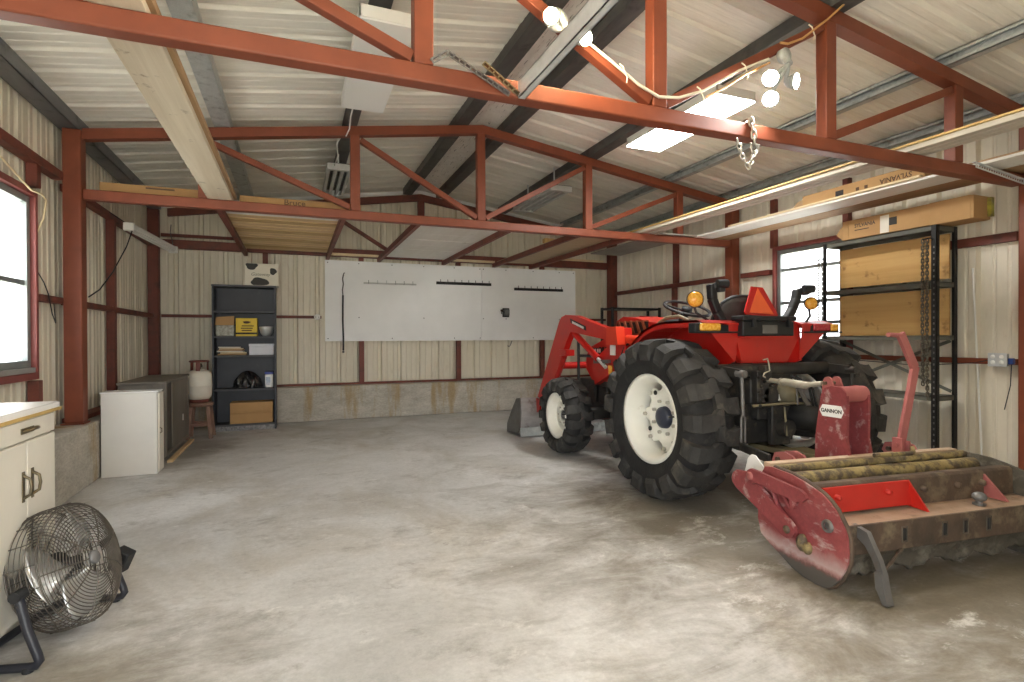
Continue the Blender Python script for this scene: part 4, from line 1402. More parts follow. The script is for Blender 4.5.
# stool and propane cylinder
t = thing('wooden_stool', 'short worn wooden stool under the propane cylinder', 'stool', (-1.08, 7.55, 0))
M['stool_wood'] = pm('worn_red_stool', (.2, .1, .07), (.28, .18, .13), 7, .7, dirt=(.1, .06, .04), dscale=9)
obj('seat', MB().lathe([(0, .385), (.13, .385), (.14, .4), (.14, .425), (.13, .43), (0, .43)], (-1.08, 7.57, 0), 'Z', 28), M['stool_wood'], t)
for sx in (-1, 1):
    for sy in (-1, 1):
        obj('leg', MB().bar((-1.08 + sx * .09, 7.57 + sy * .09, .385), (-1.08 + sx * .125, 7.57 + sy * .125, .002), .045, .04), M['stool_wood'], t, bevel=.005)
for sy in (-1, 1):
    obj('rung', MB().bar((-1.19, 7.57 + sy * .105, .17), (-.97, 7.57 + sy * .105, .17), .02, .035), M['stool_wood'], t, bevel=.003)
t = thing('propane_cylinder', 'white propane cylinder with a rusty collar on the wooden stool', 'gas cylinder', (-1.1, 7.58, .432))
M['tank'] = pm('chalky_tank_white', (.72, .69, .6), (.64, .6, .5), 5, .5, dirt=(.3, .2, .12), dscale=7, dlo=.64, dhi=.76)
M['collar'] = pm('rusty_red_collar', (.2, .055, .035), (.14, .04, .03), 9, .6)
cx, cy = -1.095, 7.58
obj('tank_body', MB().lathe([(0, .452), (.07, .455), (.11, .475), (.132, .51), (.138, .545), (.1395, .63), (.142, .634), (.1395, .638), (.138, .74), (.128, .785), (.1, .815), (.05, .83), (0, .832)], (cx, cy, 0), 'Z', 36), M['tank'], t)
obj('foot_ring', MB().lathe([(.1, .434), (.104, .434), (.104, .475), (.1, .475)], (cx, cy, 0), 'Z', 32, closed=True), M['collar'], t)
cl = MB()
for a0, a1 in ((.3, .75), (2.4, 2.85), (4.5, 4.95)):
    n = 12
    vs = []
    for k in range(n + 1):
        a = a0 + (a1 - a0) * k / n
        e = math.sin(PI * k / n) ** .5
        for r_, z_ in ((.098, .815), (.098, .925), (.103, .925), (.103, .815)):
            vs.append((cx + r_ * math.cos(a), cy + r_ * math.sin(a), z_))
    fs = [(k * 4 + j, k * 4 + (j + 1) % 4, (k + 1) * 4 + (j + 1) % 4, (k + 1) * 4 + j) for k in range(n) for j in range(4)]
    cl.add(vs, fs, False)
cl.tube([(cx + .1 * math.cos(a), cy + .1 * math.sin(a), .93) for a in [2 * PI * k / 24 for k in range(24)]], .011, 8, closed=True)
obj('collar', cl, M['collar'], t)
obj('valve', MB().cyl((cx, cy, .83), (cx, cy, .885), .018, 10).cyl((cx - .03, cy, .87), (cx + .035, cy, .87), .014, 10).lathe([(0, .9), (.03, .9), (.032, .89), (.03, .88), (0, .88)], (cx, cy, 0), 'Z', 14), M['brass'], t)

# bookcase
t = thing('bookcase', 'tall dark navy bookcase with five shelves against the back wall', 'bookcase', (-.63, 8.1, 0))
ya, yb = 7.93, 8.23
BX0, BX1 = -1.0, -.245
obj('side_panel', MB().box(BX0, ya, .001, BX0 + .022, yb, 1.88), M['navy_case'], t, bevel=.002)
obj('side_panel', MB().box(BX1 - .022, ya, .001, BX1, yb, 1.88), M['navy_case'], t, bevel=.002)
obj('back_panel', MB().box(BX0 + .022, yb - .012, .06, BX1 - .022, yb - .004, 1.88), M['navy_case'], t)
obj('top_panel', MB().box(BX0 - .004, ya - .004, 1.881, BX1 + .004, yb, 1.906), M['navy_edge'], t, bevel=.002)
SZ = [.085, .545, .985, 1.235, 1.565]
for z_ in SZ:
    obj('shelf', MB().box(BX0 + .022, ya + .004, z_ - .024, BX1 - .022, yb - .013, z_), M['navy_edge'], t, bevel=.002)
obj('toe_kick', MB().box(BX0 + .022, ya + .012, .001, BX1 - .022, ya + .03, .06), pm('speckled_kick_board', (.3, .3, .3), (.1, .1, .105), 40, .7), t)

# things on the bookcase
def carton(name, x0, y0, z0, x1, y1, z1, label, cat='box', mt='cardboard', flap=True, **k):
    c = thing(name, label, cat, ((x0 + x1) / 2, (y0 + y1) / 2, z0))
    obj('carton_body', MB().box(x0, y0, z0, x1, y1, z1 - .004), M[mt], c, bevel=.004)
    if flap:
        ym = (y0 + y1) / 2
        obj('flap', MB().box(x0 + .002, y0 + .002, z1 - .003, x1 - .002, ym - .002, z1), M[mt], c)
        obj('flap', MB().box(x0 + .002, ym + .002, z1 - .003, x1 - .002, y1 - .002, z1), M[mt], c)
    return c


M['cow_white'] = pm('cow_box_white', (.76, .73, .62), (.7, .66, .54), 4, .7)
t = thing('spotted_box', 'white box with black cow spots on top of the bookcase', 'box', (-.41, 8.08, 1.908))
cb = obj('carton_body', MB().box(-.62, 7.96, 1.908, -.205, 8.21, 2.2), M['cow_white'], t, bevel=.005)
M['cow_black'] = pm('cow_spot_black', (.035, .034, .03), None, 3, .7)


def blob(cx_, cz_, rx, rz_, ph, clip):
    pts = []
    for k in range(28):
        a = 2 * PI * k / 28
        f = 1 + .1 * math.sin(3 * a + ph) + .05 * math.sin(5 * a + 2 * ph)
        x_, z_ = cx_ + rx * f * math.cos(a), cz_ + rz_ * f * math.sin(a)
        pts.append((min(max(x_, clip[0]), clip[1]), min(max(z_, clip[2]), clip[3])))
    return pts


for (a, b, c, d_, e) in ((-.535, 2.165, .07, .05, .3), (-.275, 2.1, .042, .045, 1.2), (-.44, 1.955, .11, .055, 2.2)):
    obj('cow_spot', MB().py(blob(a, b, c, d_, e, (-.617, -.208, 1.912, 2.196)), 7.957, 7.959), M['cow_black'], cb)
text('box_lettering', 'Gateway', .06, face((-.43, 7.9575, 2.055), (1, 0, .0), (0, 0, 1)), pm('olive_print', (.16, .15, .09), None, 3, .7), cb, .0005, .25, 1.1)
carton('cardboard_box', -.8, 7.95, .087, -.29, 8.19, .365, 'brown cardboard box on the bottom shelf of the bookcase')
bx = COL.objects['cardboard_box'] if 'cardboard_box' in COL.objects else None
obj('tape_fold', MB().px([(7.944, .21), (7.949, .21), (7.949, .23), (7.944, .222)], -.798, -.292).box(-.79, 7.942, .245, -.3, 7.949, .248), M['cardboard_dark'], bx)

# black plastic bag
random.seed(5)
mb = MB()


def bag_pt(u, v):
    a = 2 * PI * u
    th = PI * .5 * v
    r_ = 1 + .09 * math.sin(5 * a + 3 * v) + .06 * math.sin(9 * a - 5 * v) + .05 * math.sin(14 * a + 9 * v)
    return Vector((-.6 + .165 * r_ * math.cos(a) * math.cos(th), 8.07 + .11 * r_ * math.sin(a) * math.cos(th), .549 + .2 * math.sin(th) * (1 + .07 * math.sin(7 * a)) + .012))


mb.grid(bag_pt, 64, 20, False)
bagm = pm('black_bin_bag', (.012, .012, .013), None, 5, .16)
bg_ = one('plastic_bag', mb, bagm, 'shiny black plastic bag on a middle shelf of the bookcase', 'bag')
t = thing('wipes_tub', 'white and blue tub beside the black bag on the bookcase', 'tub', (-.335, 8.05, .547))
obj('tub_body', MB().box(-.385, 8.0, .547, -.285, 8.1, .725), M['white_paint'], t, bevel=.012)
obj('blue_lid', MB().box(-.388, 7.997, .726, -.282, 8.103, .755), pm('blue_plastic', (.02, .045, .3), None, 3, .4), t, bevel=.006)
obj('tub_label', MB().box(-.375, 7.996, .58, -.32, 7.999, .69), pm('pale_blue_label', (.35, .45, .6), (.7, .72, .75), 30, .5), t)
t = thing('paper_stack', 'loose stack of tan papers and envelopes on the bookcase', 'papers', (-.78, 8.07, .987))
for k in range(6):
    z_ = .992 + k * .018
    m_ = Matrix.Translation(Vector((-.78 + .012 * math.sin(k * 2.1), 8.07, z_))) @ Matrix.Rotation(.1 * math.sin(k * 1.7), 4, 'Z') @ Matrix.Rotation(math.radians(.8 * (k % 3 - 1) if k else 0), 4, 'Y')
    obj('paper', MB().box(-.16 + .01 * (k % 2), -.1, 0, .17 - .012 * k, .1, .014, m_), [M['cardboard'], M['light_wood'], M['old_white']][k % 3], t)
t = thing('white_box', 'low white box beside the tan papers on the bookcase', 'box', (-.42, 8.07, .987))
wb = pm('bluish_white_card', (.7, .72, .78), (.62, .64, .7), 5, .7)
obj('carton_body', MB().box(-.57, 7.96, .987, -.275, 8.17, 1.1), wb, t, bevel=.004)
obj('lid', MB().box(-.575, 7.955, 1.101, -.27, 8.175, 1.135), wb, t, bevel=.004)
t = thing('yellow_box', 'yellow printed box on the second shelf of the bookcase', 'box', (-.6, 8.07, 1.237))
yb_ = obj('carton_body', MB().box(-.73, 7.99, 1.237, -.475, 8.18, 1.475), pm('yellow_card', (.75, .55, .05), None, 3, .6), t, bevel=.003)
obj('dark_band', MB().box(-.731, 7.987, 1.262, -.474, 7.9885, 1.285), M['ink'], yb_)
obj('emblem', MB().py(blob(-.6, 1.42, .045, .016, .4, (-.7, -.5, 1.3, 1.47)), 7.987, 7.9885), M['brown_ink'], yb_)
for k in range(3):
    obj('print_line', MB().box(-.66 - .01 * (k % 2), 7.987, 1.305 + k * .03, -.54 + .012 * k, 7.9885, 1.318 + k * .03), M['brown_ink'], yb_)
t = thing('opened_carton', 'tan open carton holding a clear bag of bits left of the yellow box', 'box', (-.86, 8.07, 1.237))
obj('carton_body', MB().box(-.965, 7.98, 1.237, -.75, 8.17, 1.38), pm('clear_bag_of_bits', (.3, .3, .24), (.6, .6, .54), 34, .25, bump=.8), t, bevel=.012)
obj('carton_flap', MB().py([(-.97, 1.38), (-.755, 1.38), (-.745, 1.5), (-.96, 1.485)], 7.98, 8.0).box(-.965, 8.0, 1.382, -.76, 8.16, 1.47), M['cardboard'], t)
t = thing('metal_bowl', 'shiny metal bowl at the right end of the second shelf', 'bowl', (-.35, 8.07, 1.237))
obj('bowl_body', MB().lathe([(0, 1.24), (.045, 1.2375), (.07, 1.27), (.088, 1.33), (.092, 1.36), (.088, 1.362), (.08, 1.33), (.06, 1.275), (0, 1.255)], (-.365, 8.07, 0), 'Z', 32), M['galv_bright'], t)
obj('bowl_rim', MB().tube([(-.365 + .09 * math.cos(a), 8.07 + .09 * math.sin(a), 1.361) for a in [2 * PI * k / 32 for k in range(32)]], .004, 6, closed=True), M['galv_bright'], t)

# ------------------------------------------------------------------ white board and what hangs on it
t = thing('white_wall_board', 'large white sheet board of two panels screwed to the back wall', 'wall board', (2.5, 8.59, 1.16))
obj('panel', MB().box(.41, 8.583, 1.16, 2.866, 8.597, 2.375), M['white_paint'], t)
obj('panel', MB().box(2.87, 8.583, 1.16, 4.62, 8.597, 2.378), M['white_paint'], t)
for x in (.45, .9, 1.4, 1.9, 2.4, 2.84, 2.9, 3.3, 3.8, 4.3, 4.58):
    for z_ in (1.2, 1.52, 2.34):
        if (int(x * 10) + int(z_ * 10)) % 2 == 0 or z_ > 2:
            obj('screw', MB().lathe([(0, 8.579), (.008, 8.5805), (.008, 8.583)], (x, 0, z_), 'Y', 8), M['black_steel'], t)


def hooks(x0, x1, z0, z1, n, mt, label):
    t = thing('hook_rail', label, 'hook rail', ((x0 + x1) / 2, 8.57, z0))
    dz = 0
    obj('rail', MB().box(x0, 8.57, z0, x1, 8.582, z1), M[mt], t, bevel=.003)
    for k in range(n):
        x = x0 + (x1 - x0) * (k + .5) / n
        obj('hook', MB().tube([(x, 8.57, z1 - .02), (x, 8.53, z1 - .025), (x, 8.515, z1 - .005), (x, 8.517, z1 + .03)], .005, 6), M['black_steel'] if mt != 'strip_grey' else M['galv'], t)


hooks(.97, 1.78, 2.035, 2.06, 6, 'strip_grey', 'white hook rail with six hooks on the white wall board')
hooks(2.1, 3.035, 2.065, 2.11, 8, 'black_steel', 'black hook rail across the seam of the white wall board')
hooks(3.445, 4.37, 2.005, 2.05, 8, 'black_steel', 'black hook rail at the right end of the white wall board')
t = thing('hanging_strap', 'black strap hanging from a hook on the white wall board', 'strap', (.66, 8.56, 1.0))
obj('strap', MB().tube([(.665, 8.56, 1.85), (.66, 8.562, 1.5), (.668, 8.56, 1.2), (.666, 8.56, 1.02)], .013, 8), M['black_plastic'], t)
obj('steel_end', MB().tube([(.675, 8.565, 2.16), (.66, 8.56, 2.1), (.672, 8.56, 2.02), (.658, 8.56, 1.93), (.665, 8.56, 1.85)], .009, 6).ball((.665, 8.56, 1.0), .018, 8, 6), M['grey_steel'], t)
obj('hook', MB().tube([(.675, 8.582, 2.17), (.675, 8.55, 2.17), (.69, 8.545, 2.19)], .006, 6), M['black_steel'], t)
t = thing('wall_pencil_sharpener', 'small grey crank sharpener on the right half of the wall board', 'sharpener', (3.3, 8.55, 1.57))
obj('casing', MB().box(3.25, 8.51, 1.57, 3.34, 8.582, 1.68), M['grey_steel'], t, bevel=.012)
obj('crank', MB().tube([(3.25, 8.53, 1.63), (3.2, 8.53, 1.64), (3.2, 8.53, 1.6)], .008, 6).cyl((3.185, 8.53, 1.66), (3.215, 8.53, 1.66), .015, 8), M['black_steel'], t)
obj('backing_plate', MB().box(3.235, 8.579, 1.55, 3.355, 8.583, 1.7), M['black_steel'], t)
t = thing('coat_hook', 'small bent hook on the siding just below the white wall board', 'hook', (3.39, 8.66, 1.05))
obj('hook', MB().tube([(3.44, 8.67, 1.15), (3.4, 8.64, 1.08), (3.37, 8.63, 1.05), (3.35, 8.64, 1.07)], .008, 6), M['grey_steel'], t)
t = thing('wall_box', 'round white electrical box on the girt beside the white wall board', 'junction box', (.31, 8.6, 1.49))
obj('cover', MB().lathe([(0, 8.59), (.04, 8.59), (.045, 8.6), (.045, 8.608)], (.3, 0, 1.52), 'Y', 20), M['fix_white'], t)
for k in range(2):
    obj('screw', MB().lathe([(0, 8.586), (.007, 8.587), (.007, 8.59)], (.3 - .02 + .04 * k, 0, 1.52), 'Y', 8), M['grey_steel'], t)

# ------------------------------------------------------------------ overhead storage between the truss and the back wall
for x, lb in ((-.645, 'left rail under the raw wood deck'), (.445, 'right rail under the raw wood deck'), (1.19, 'left rail under the white overhead deck'),
              (2.2, 'right rail under the white overhead deck'), (3.06, 'left rail of the tan overhead panel'), (3.72, 'right rail of the tan overhead panel')):
    one('storage_rail', MB().bar((x, 5.59, 2.4), (x, 8.53, 2.4), .05, .065), M['dark_red_steel'], 'dark red steel ' + lb, 'rail', bevel=.004)
t = thing('wood_deck', 'raw wood boards laid overhead above the bookcase', 'deck', (-.1, 6.9, 2.437))
for k in range(14):
    y = 5.66 + k * .191
    hw_ = .152 + .014 * math.sin(k * 2.3)
    obj('deck_board', MB().box(-.64 - .01 * (k % 3), y, 2.437, .44 + .012 * (k % 2), y + (hw_ if k > 1 else .185), 2.4655), M['white_board'] if k < 2 else M['deck_wood' if k % 3 else 'deck_wood_dark'], t, bevel=.003)
t = thing('white_deck', 'white faced boards laid overhead in front of the wall board', 'deck', (1.7, 6.9, 2.437))
for k in range(7):
    y = 5.6 + k * .4
    obj('deck_board', MB().box(1.2, y, 2.437, 2.19, y + (.39 if k not in (2, 4) else .365), 2.455), M['white_board'], t)
one('tan_deck_panel', MB().box(3.07, 5.7, 2.437, 3.71, 8.4, 2.452), M['tan_board'], 'tan hardboard panel lying overhead on two dark red rails', 'panel')
one('lumber_stick', MB().box(3.05, 6.5, 2.454, 3.75, 6.58, 2.51), M['pine'], 'yellow stick of lumber lying across the tan overhead panel', 'lumber', bevel=.003)
for (x0, x1, y0, z0, lb) in ((.455, 1.175, 8.43, 2.434, 'between the wood deck and the white deck'), (2.21, 3.05, 8.43, 2.434, 'between the white deck and the tan panel'), (3.78, 5.15, 8.5, 2.5495, 'in the back right corner')):
    one('lumber_stick', MB().box(x0 - (.02 if z0 < 2.5 else 0), y0, z0, x1, y0 + .09, z0 + .03), M['light_wood'], 'flat pale board at the back header ' + lb, 'lumber', bevel=.003)
# long flooring cartons on top of the wood deck
t = thing('flooring_carton', 'long tan carton marked Bruce behind the far truss', 'carton', (.1, 5.7, 2.47))
obj('carton_body', MB().box(-.48, 5.68, 2.468, .62, 5.84, 2.545), M['cardboard'], t, bevel=.004)
text('carton_lettering', 'Bruce', .075, face((.0, 5.6785, 2.51), (1, 0, 0), (0, 0, 1)), M['brown_ink'], t, .0006, 0, 1.1, .001)
t = thing('flooring_carton', 'long tan carton on the far truss left of the grey plank', 'carton', (-1.15, 5.7, 2.47))
obj('carton_body', MB().box(-1.56, 5.66, 2.47, -.735, 5.83, 2.555), M['cardboard'], t, bevel=.004)
obj('print_line', MB().box(-1.22, 5.657, 2.525, -1.0, 5.6595, 2.54), M['brown_ink'], t)
one('lumber_stick', MB().box(-1.6, 5.6, 2.449, -.73, 5.85, 2.4685), M['plank_brown'], 'thin brown board under the flooring carton left of the grey plank', 'lumber')
# big grey plank under the left roof
t = thing('overhead_plank', 'wide weathered grey plank lying across both trusses on the left', 'plank', (-.62, 4.0, 2.45))
obj('lower_plank', MB().box(-.722, 1.9, 2.45, -.522, 5.65, 2.488), M['plank_grey'], t, bevel=.003)
obj('upper_plank', MB().box(-.69, 1.95, 2.489, -.5, 5.655, 2.526), M['plank_brown'], t, bevel=.003)

# ------------------------------------------------------------------ lumber and cartons on the right
t = thing('trim_bundle', 'long white faced boards with golden edges lying on both trusses', 'lumber', (3.95, 3.0, 2.45))
for k in range(3):
    bb = obj('trim_board', MB().bar((3.9 + .068 * k, 1.35, 2.468 + .0 * k), (3.86 + .075 * k, 5.85, 2.468), .06, .035), M['trim_board'], t, bevel=.002)
obj('edge_board', MB().bar((3.875, 1.2, 2.493), (3.835, 5.8, 2.493), .035, .014), M['wood_edge'], t, bevel=.002)
obj('top_board', MB().bar((4.0, 1.35, 2.494), (3.97, 5.7, 2.494), .17, .014), M['light_wood'], t, bevel=.002)
one('lumber_stick', MB().bar((3.98, 2.3, 2.51), (4.02, 2.66, 2.513), .05, .018), M['light_wood'], 'short pale offcut lying on the near truss chord', 'lumber', bevel=.002)
t = thing('board_stack', 'wide white boards lying across the trusses above the storage rack', 'boards', (5.0, 4.0, 2.45))
obj('wide_board', MB().box(4.66, 2.15, 2.45, 4.94, 5.62, 2.47), M['white_board'], t)
obj('wide_board', MB().box(4.95, 2.3, 2.45, 5.21, 5.6, 2.468), M['plank_brown'], t)
one('lumber_stick', MB().bar((4.66, 2.85, 2.4815), (4.68, 4.95, 2.4815), .045, .019), M['light_wood'], 'pale strip of lumber beside the upper lamp carton', 'lumber', bevel=.002)
one('lumber_stick', MB().box(4.72, 1.6, 2.472, 4.86, 2.6, 2.5), M['plank_brown'], 'brown board end poking over the near truss at the right edge', 'lumber', bevel=.002)
t = thing('lamp_carton', 'long tan lamp carton lying upside down on the white boards', 'carton', (4.8, 3.3, 2.472))
bdy = obj('carton_body', MB().box(4.715, 2.86, 2.472, 4.9, 4.0, 2.6), M['cardboard'], t, bevel=.004)
obj('torn_end', MB().px([(4.0, 2.475), (4.13, 2.49), (4.07, 2.555), (4.0, 2.57)], 4.72, 4.89), M['plank_brown'], bdy)
mt_ = face((4.7145, 3.09, 2.54), (0, 1, 0), (0, 0, -1))
text('carton_lettering', 'SYLVANIA', .062, mt_, M['brown_ink'], bdy, .0006, 0, .95, .0012)
obj('hand_hole', MB().box(4.7135, 3.56, 2.51, 4.7155, 3.64, 2.56), M['ink'], bdy)
for y in (3.33, 3.41):
    obj('print_mark', MB().box(4.7135, y, 2.515, 4.7155, y + .03, 2.545), M['brown_ink'], bdy)
one('grey_panel', MB().box(4.12, 5.45, 2.4505, 4.64, 7.17, 2.464), pm('grey_hardboard', (.3, .28, .24), (.24, .22, .19), 3, .7), 'grey panel reaching back over the far truss on the right', 'panel')

# ------------------------------------------------------------------ storage rack on the right wall
RX0, RX1, RY0, RY1 = 5.05, 5.335, 2.97, 4.04
t = thing('storage_rack', 'black slotted steel storage rack standing against the right wall', 'rack', (5.19, 3.5, 0))
PX = [(RX0, RY0, 1, 1), (RX1, RY0, -1, 1), (RX0, RY1, 1, -1), (RX1, RY1, -1, -1)]
for x, y, sx, sy in PX:
    p_ = MB().box(x, y, .002, x + sx * .004, y + sy * .042, 2.147).box(x, y, .002, x + sx * .042, y + sy * .004, 2.147)
    po_ = obj('rack_post', p_, M['black_steel'], t)
    if sx > 0 and sy > 0:
        for k in range(38):
            z_ = .1 + k * .05
            obj('post_slot', MB().box(x - .001, y + .014, z_, x + .0005, y + .026, z_ + .018), M['fix_white'] if False else M['grey_steel'], po_)
M['rack_top'] = pm('dusty_rack_shelf', (.13, .13, .1), (.09, .09, .075), 9, .6)
for z_ in (2.14, 1.66, 1.2, .68):
    s_ = MB().box(RX0 + .006, RY0 + .006, z_, RX1 - .006, RY1 - .006, z_ + .006)
    s_.box(RX0 + .006, RY0 + .006, z_ - .035, RX0 + .01, RY1 - .006, z_ + .006).box(RX1 - .01, RY0 + .006, z_ - .035, RX1 - .006, RY1 - .006, z_ + .006)
    s_.box(RX0 + .006, RY0 + .006, z_ - .035, RX1 - .006, RY0 + .01, z_ + .006).box(RX0 + .006, RY1 - .01, z_ - .035, RX1 - .006, RY1 - .006, z_ + .006)
    obj('rack_shelf', s_, M['rack_top'], t)
for a, b in (((RX1 - .05, RY0 + .02, .72), (RX1 - .05, RY1 - .02, 1.16)), ((RX1 - .06, RY0 + .02, 1.16), (RX1 - .06, RY1 - .02, .72))):
    obj('cross_brace', MB().bar(a, b, .004, .025, (1, 0, 0)) if False else MB().bar(a, b, .004, .028), M['rack_top'], t)
one('pine_board', MB().box(5.27, 3.0, 1.7, 5.288, 4.015, 2.09), M['pine'], 'wide pine board standing on the upper shelf of the black rack', 'board')
one('pine_board', MB().box(5.27, 3.0, 1.208, 5.288, 4.015, 1.615), M['pine'], 'wide striped pine board standing on the middle shelf of the black rack', 'board')
t = thing('lamp_carton', 'long tan lamp carton with yellow end tape on top of the black rack', 'carton', (5.17, 3.2, 2.149))
bdy = obj('carton_body', MB().box(5.055, 2.7, 2.15, 5.28, 3.83, 2.336), M['cardboard'], t, bevel=.005)
obj('carton_sleeve', MB().box(5.052, 2.72, 2.148, 5.283, 3.03, 2.339), M['cardboard'], bdy, bevel=.004)
obj('end_flap', MB().px([(3.83, 2.156), (3.9, 2.216), (3.83, 2.296)], 5.06, 5.075), M['cardboard_dark'], bdy)
obj('yellow_tape', MB().box(5.23, 2.67, 2.17, 5.272, 2.698, 2.325), pm('yellow_tape', (.5, .46, .06), (.16, .13, .05), 14, .4), bdy)
text('carton_lettering', 'SYLVANIA', .05, face((5.0545, 3.6, 2.271), (0, -1, 0), (0, 0, 1)), M['ink'], bdy, .0006, 0, .9, .001)
obj('print_line', MB().box(5.0535, 3.56, 2.226, 5.0555, 3.7, 2.234), M['ink'], bdy)
obj('hand_hole', MB().box(5.0535, 3.3, 2.216, 5.0555, 3.37, 2.286), M['ink'], bdy)
obj('paper_label', MB().box(5.051, 3.37, 2.156, 5.0545, 3.45, 2.316), M['old_white'], bdy)
obj('wall_seam', MB().box(5.052, 3.76, 2.156, 5.0545, 3.765, 2.326), M['cardboard_dark'], bdy)


def chain(name, pts, link, label, r=.0045, mt='chain', group=None):
    """real links threaded along a polyline"""
    t = thing(name, label, 'chain', pts[-1], 0, group)
    pts = [Vector(p) for p in pts]
    L = [0]
    for p, q in zip(pts, pts[1:]):
        L.append(L[-1] + (q - p).length)
    n = int(L[-1] / (link * .72))
    for k in range(n):
        s_ = L[-1] * (k + .5) / n
        for i in range(len(L) - 1):
            if L[i] <= s_ <= L[i + 1] + 1e-9:
                break
        p = pts[i].lerp(pts[i + 1], (s_ - L[i]) / (L[i + 1] - L[i]))
        d_ = (pts[i + 1] - pts[i]).normalized()
        a = Vector((1, 0, 0)) if abs(d_.x) < .8 else Vector((0, 1, 0))
        n1 = d_.cross(a).normalized()
        n2 = d_.cross(n1)
        w_ = (n1 + n2).normalized() if k % 2 else (n1 - n2).normalized()
        h, wd = link / 2 - link * .22, link * .25
        path = []
        for q in range(12):
            an = 2 * PI * q / 12
            path.append(p + d_ * (math.sin(an) * wd + (h if math.sin(an) >= 0 else -h)) + w_ * (math.cos(an) * wd))
        obj('link', MB().tube(path, r, 5, closed=True), M[mt], t)
    return t


M['chain'] = pm('dull_chain_steel', (.15, .125, .09), (.08, .068, .05), 20, .5, .6)
M['chain_bright'] = pm('chain_steel', (.5, .48, .43), (.3, .28, .25), 20, .4, .8)
for k, (yy, zb, lb) in enumerate(((3.066, .78, 'long rusty chain hanging left of the front rack post'), (3.03, .66, 'long rusty chain hanging against the front rack post'))):
    chain('hanging_chain', [(5.03, yy, 2.03), (5.033, yy + .004, 1.3), (5.03, yy - .002, zb)], .038, lb, .0056)
chain('hanging_chain', [(5.035, 4.075, 1.98), (5.035, 4.075, 1.2)], 0.034, 'chain hanging before the right window left of the rack', .0045)
chain('hanging_chain', [(5.03, 4.03, 1.98), (5.03, 4.03, 1.15)], .034, 'chain hanging before the right window against the rack post', .0045)
ck = MB().tube([(5.045, 3.0, 2.03), (5.02, 3.0, 2.035), (5.015, 3.06, 2.03)], .006, 6)
one('chain_hook', ck, M['black_steel'], 'steel hook holding the two long chains on the rack', 'hook')
one('chain_hook', MB().tube([(5.048, 4.02, 1.99), (5.03, 4.03, 2.0), (5.032, 4.08, 1.995), (5.032, 4.085, 1.97)], .008, 6), M['black_steel'], 'steel hook holding the chains before the right window', 'hook')

# outlet box and small things on the right wall
t = thing('outlet_box', 'grey metal outlet box on the lower girt of the right wall', 'outlet box', (5.34, 2.68, .95))
obj('box_body', MB().box(5.325, 2.615, .955, 5.369, 2.735, 1.055), M['galv'], t, bevel=.006)
cov = obj('cover_plate', MB().box(5.319, 2.61, .95, 5.324, 2.74, 1.06), M['galv_bright'], t, bevel=.004)
for y in (2.645, 2.705):
    for z_ in (.985, 1.03):
        obj('socket', MB().lathe([(0, 5.3165), (.016, 5.3165), (.017, 5.319)], (0, y, z_), 'X', 14), M['fix_white'], cov)
t = thing('blue_plug', 'small blue power plug on the girt at the right edge', 'plug', (5.34, 2.53, .97))
obj('plug_body', MB().box(5.335, 2.575, .97, 5.369, 2.612, 1.02), pm('blue_plug', (.02, .05, .22), None, 3, .4), t, bevel=.006)
obj('plug_cord', MB().tube([(5.345, 2.59, .97), (5.35, 2.6, .8), (5.35, 2.64, .6)], .004, 6), M['black_plastic'], t)
one('white_rod', MB().cyl((5.36, 2.8, .145), (5.4, 2.89, 1.78), .008, 8), M['fix_white'], 'thin white rod leaning on the siding right of the rack', 'rod')
one('conduit', MB().tube([(5.33, 2.74, 1.0), (5.34, 2.84, .975), (5.345, 3.3, .93), (5.345, 3.7, .95), (5.35, 3.95, .96)], .004, 6), M['black_plastic'], 'thin black cable running left from the outlet box', 'cable')

# black metal shelf unit behind the tractor
t = thing('metal_shelf_unit', 'small black metal shelf unit in the back right corner behind the tractor', 'shelf unit', (4.84, 7.2, 0))
for x in (4.42, 5.27):
    for y in (7.05, 7.35):
        obj('leg', MB().box(x - .016, y - .016, .002, x + .016, y + .016, 1.66), M['black_steel'], t)
for z_ in (1.62, 1.15, .6):
    obj('shelf', MB().box(4.405, 7.035, z_, 5.285, 7.365, z_ + .03), M['black_steel'], t)
# ------------------------------------------------------------------ ceiling lights
M['diffuser_lit'] = emit('lit_diffuser', (1.0, .985, .94), 16.0)
M['diffuser_off'] = pm('unlit_diffuser', (.78, .79, .77), None, 3, .35)


def panel_light(x0, x1, y0, y1, z, lit, label):
    t = thing('ceiling_light', label, 'ceiling light', ((x0 + x1) / 2, (y0 + y1) / 2, z))
    h = .085
    b = MB().box(x0, y0, z + .012, x0 + .012, y1, z + h).box(x1 - .012, y0, z + .012, x1, y1, z + h).box(x0, y0, z + .012, x1, y0 + .012, z + h).box(x0, y1 - .012, z + .012, x1, y1, z + h)
    b.box(x0, y0, z + h - .004, x1, y1, z + h)
    obj('housing', b, M['fix_white'], t, bevel=.002)
    obj('diffuser', MB().box(x0 + .003, y0 + .003, z, x1 - .003, y1 - .003, z + .011), M['diffuser_lit' if lit else 'diffuser_off'], t)
    xm = (x0 + x1) / 2
    for y in (y0 + .25, y1 - .25):
        zt = roof_z(xm, 0)
        obj('hanger', MB().bar((xm, y, z + h), (xm, y, zt + .003), .02, .004), M['galv'], t)
    return t


panel_light(3.0, 3.385, 3.3, 4.52, 3.05, True, 'lit white ceiling panel light on the right roof slope')
pl_ = panel_light(.35, .68, 3.25, 4.57, 3.05, False, 'unlit white ceiling panel light above the near truss')
obj('lamp_cord', MB().tube([(.45, 4.57, 3.1), (.44, 4.75, 3.06), (.47, 5.2, 3.12), (.46, 5.45, 3.14)], .006, 6), M['fix_white'], pl_)


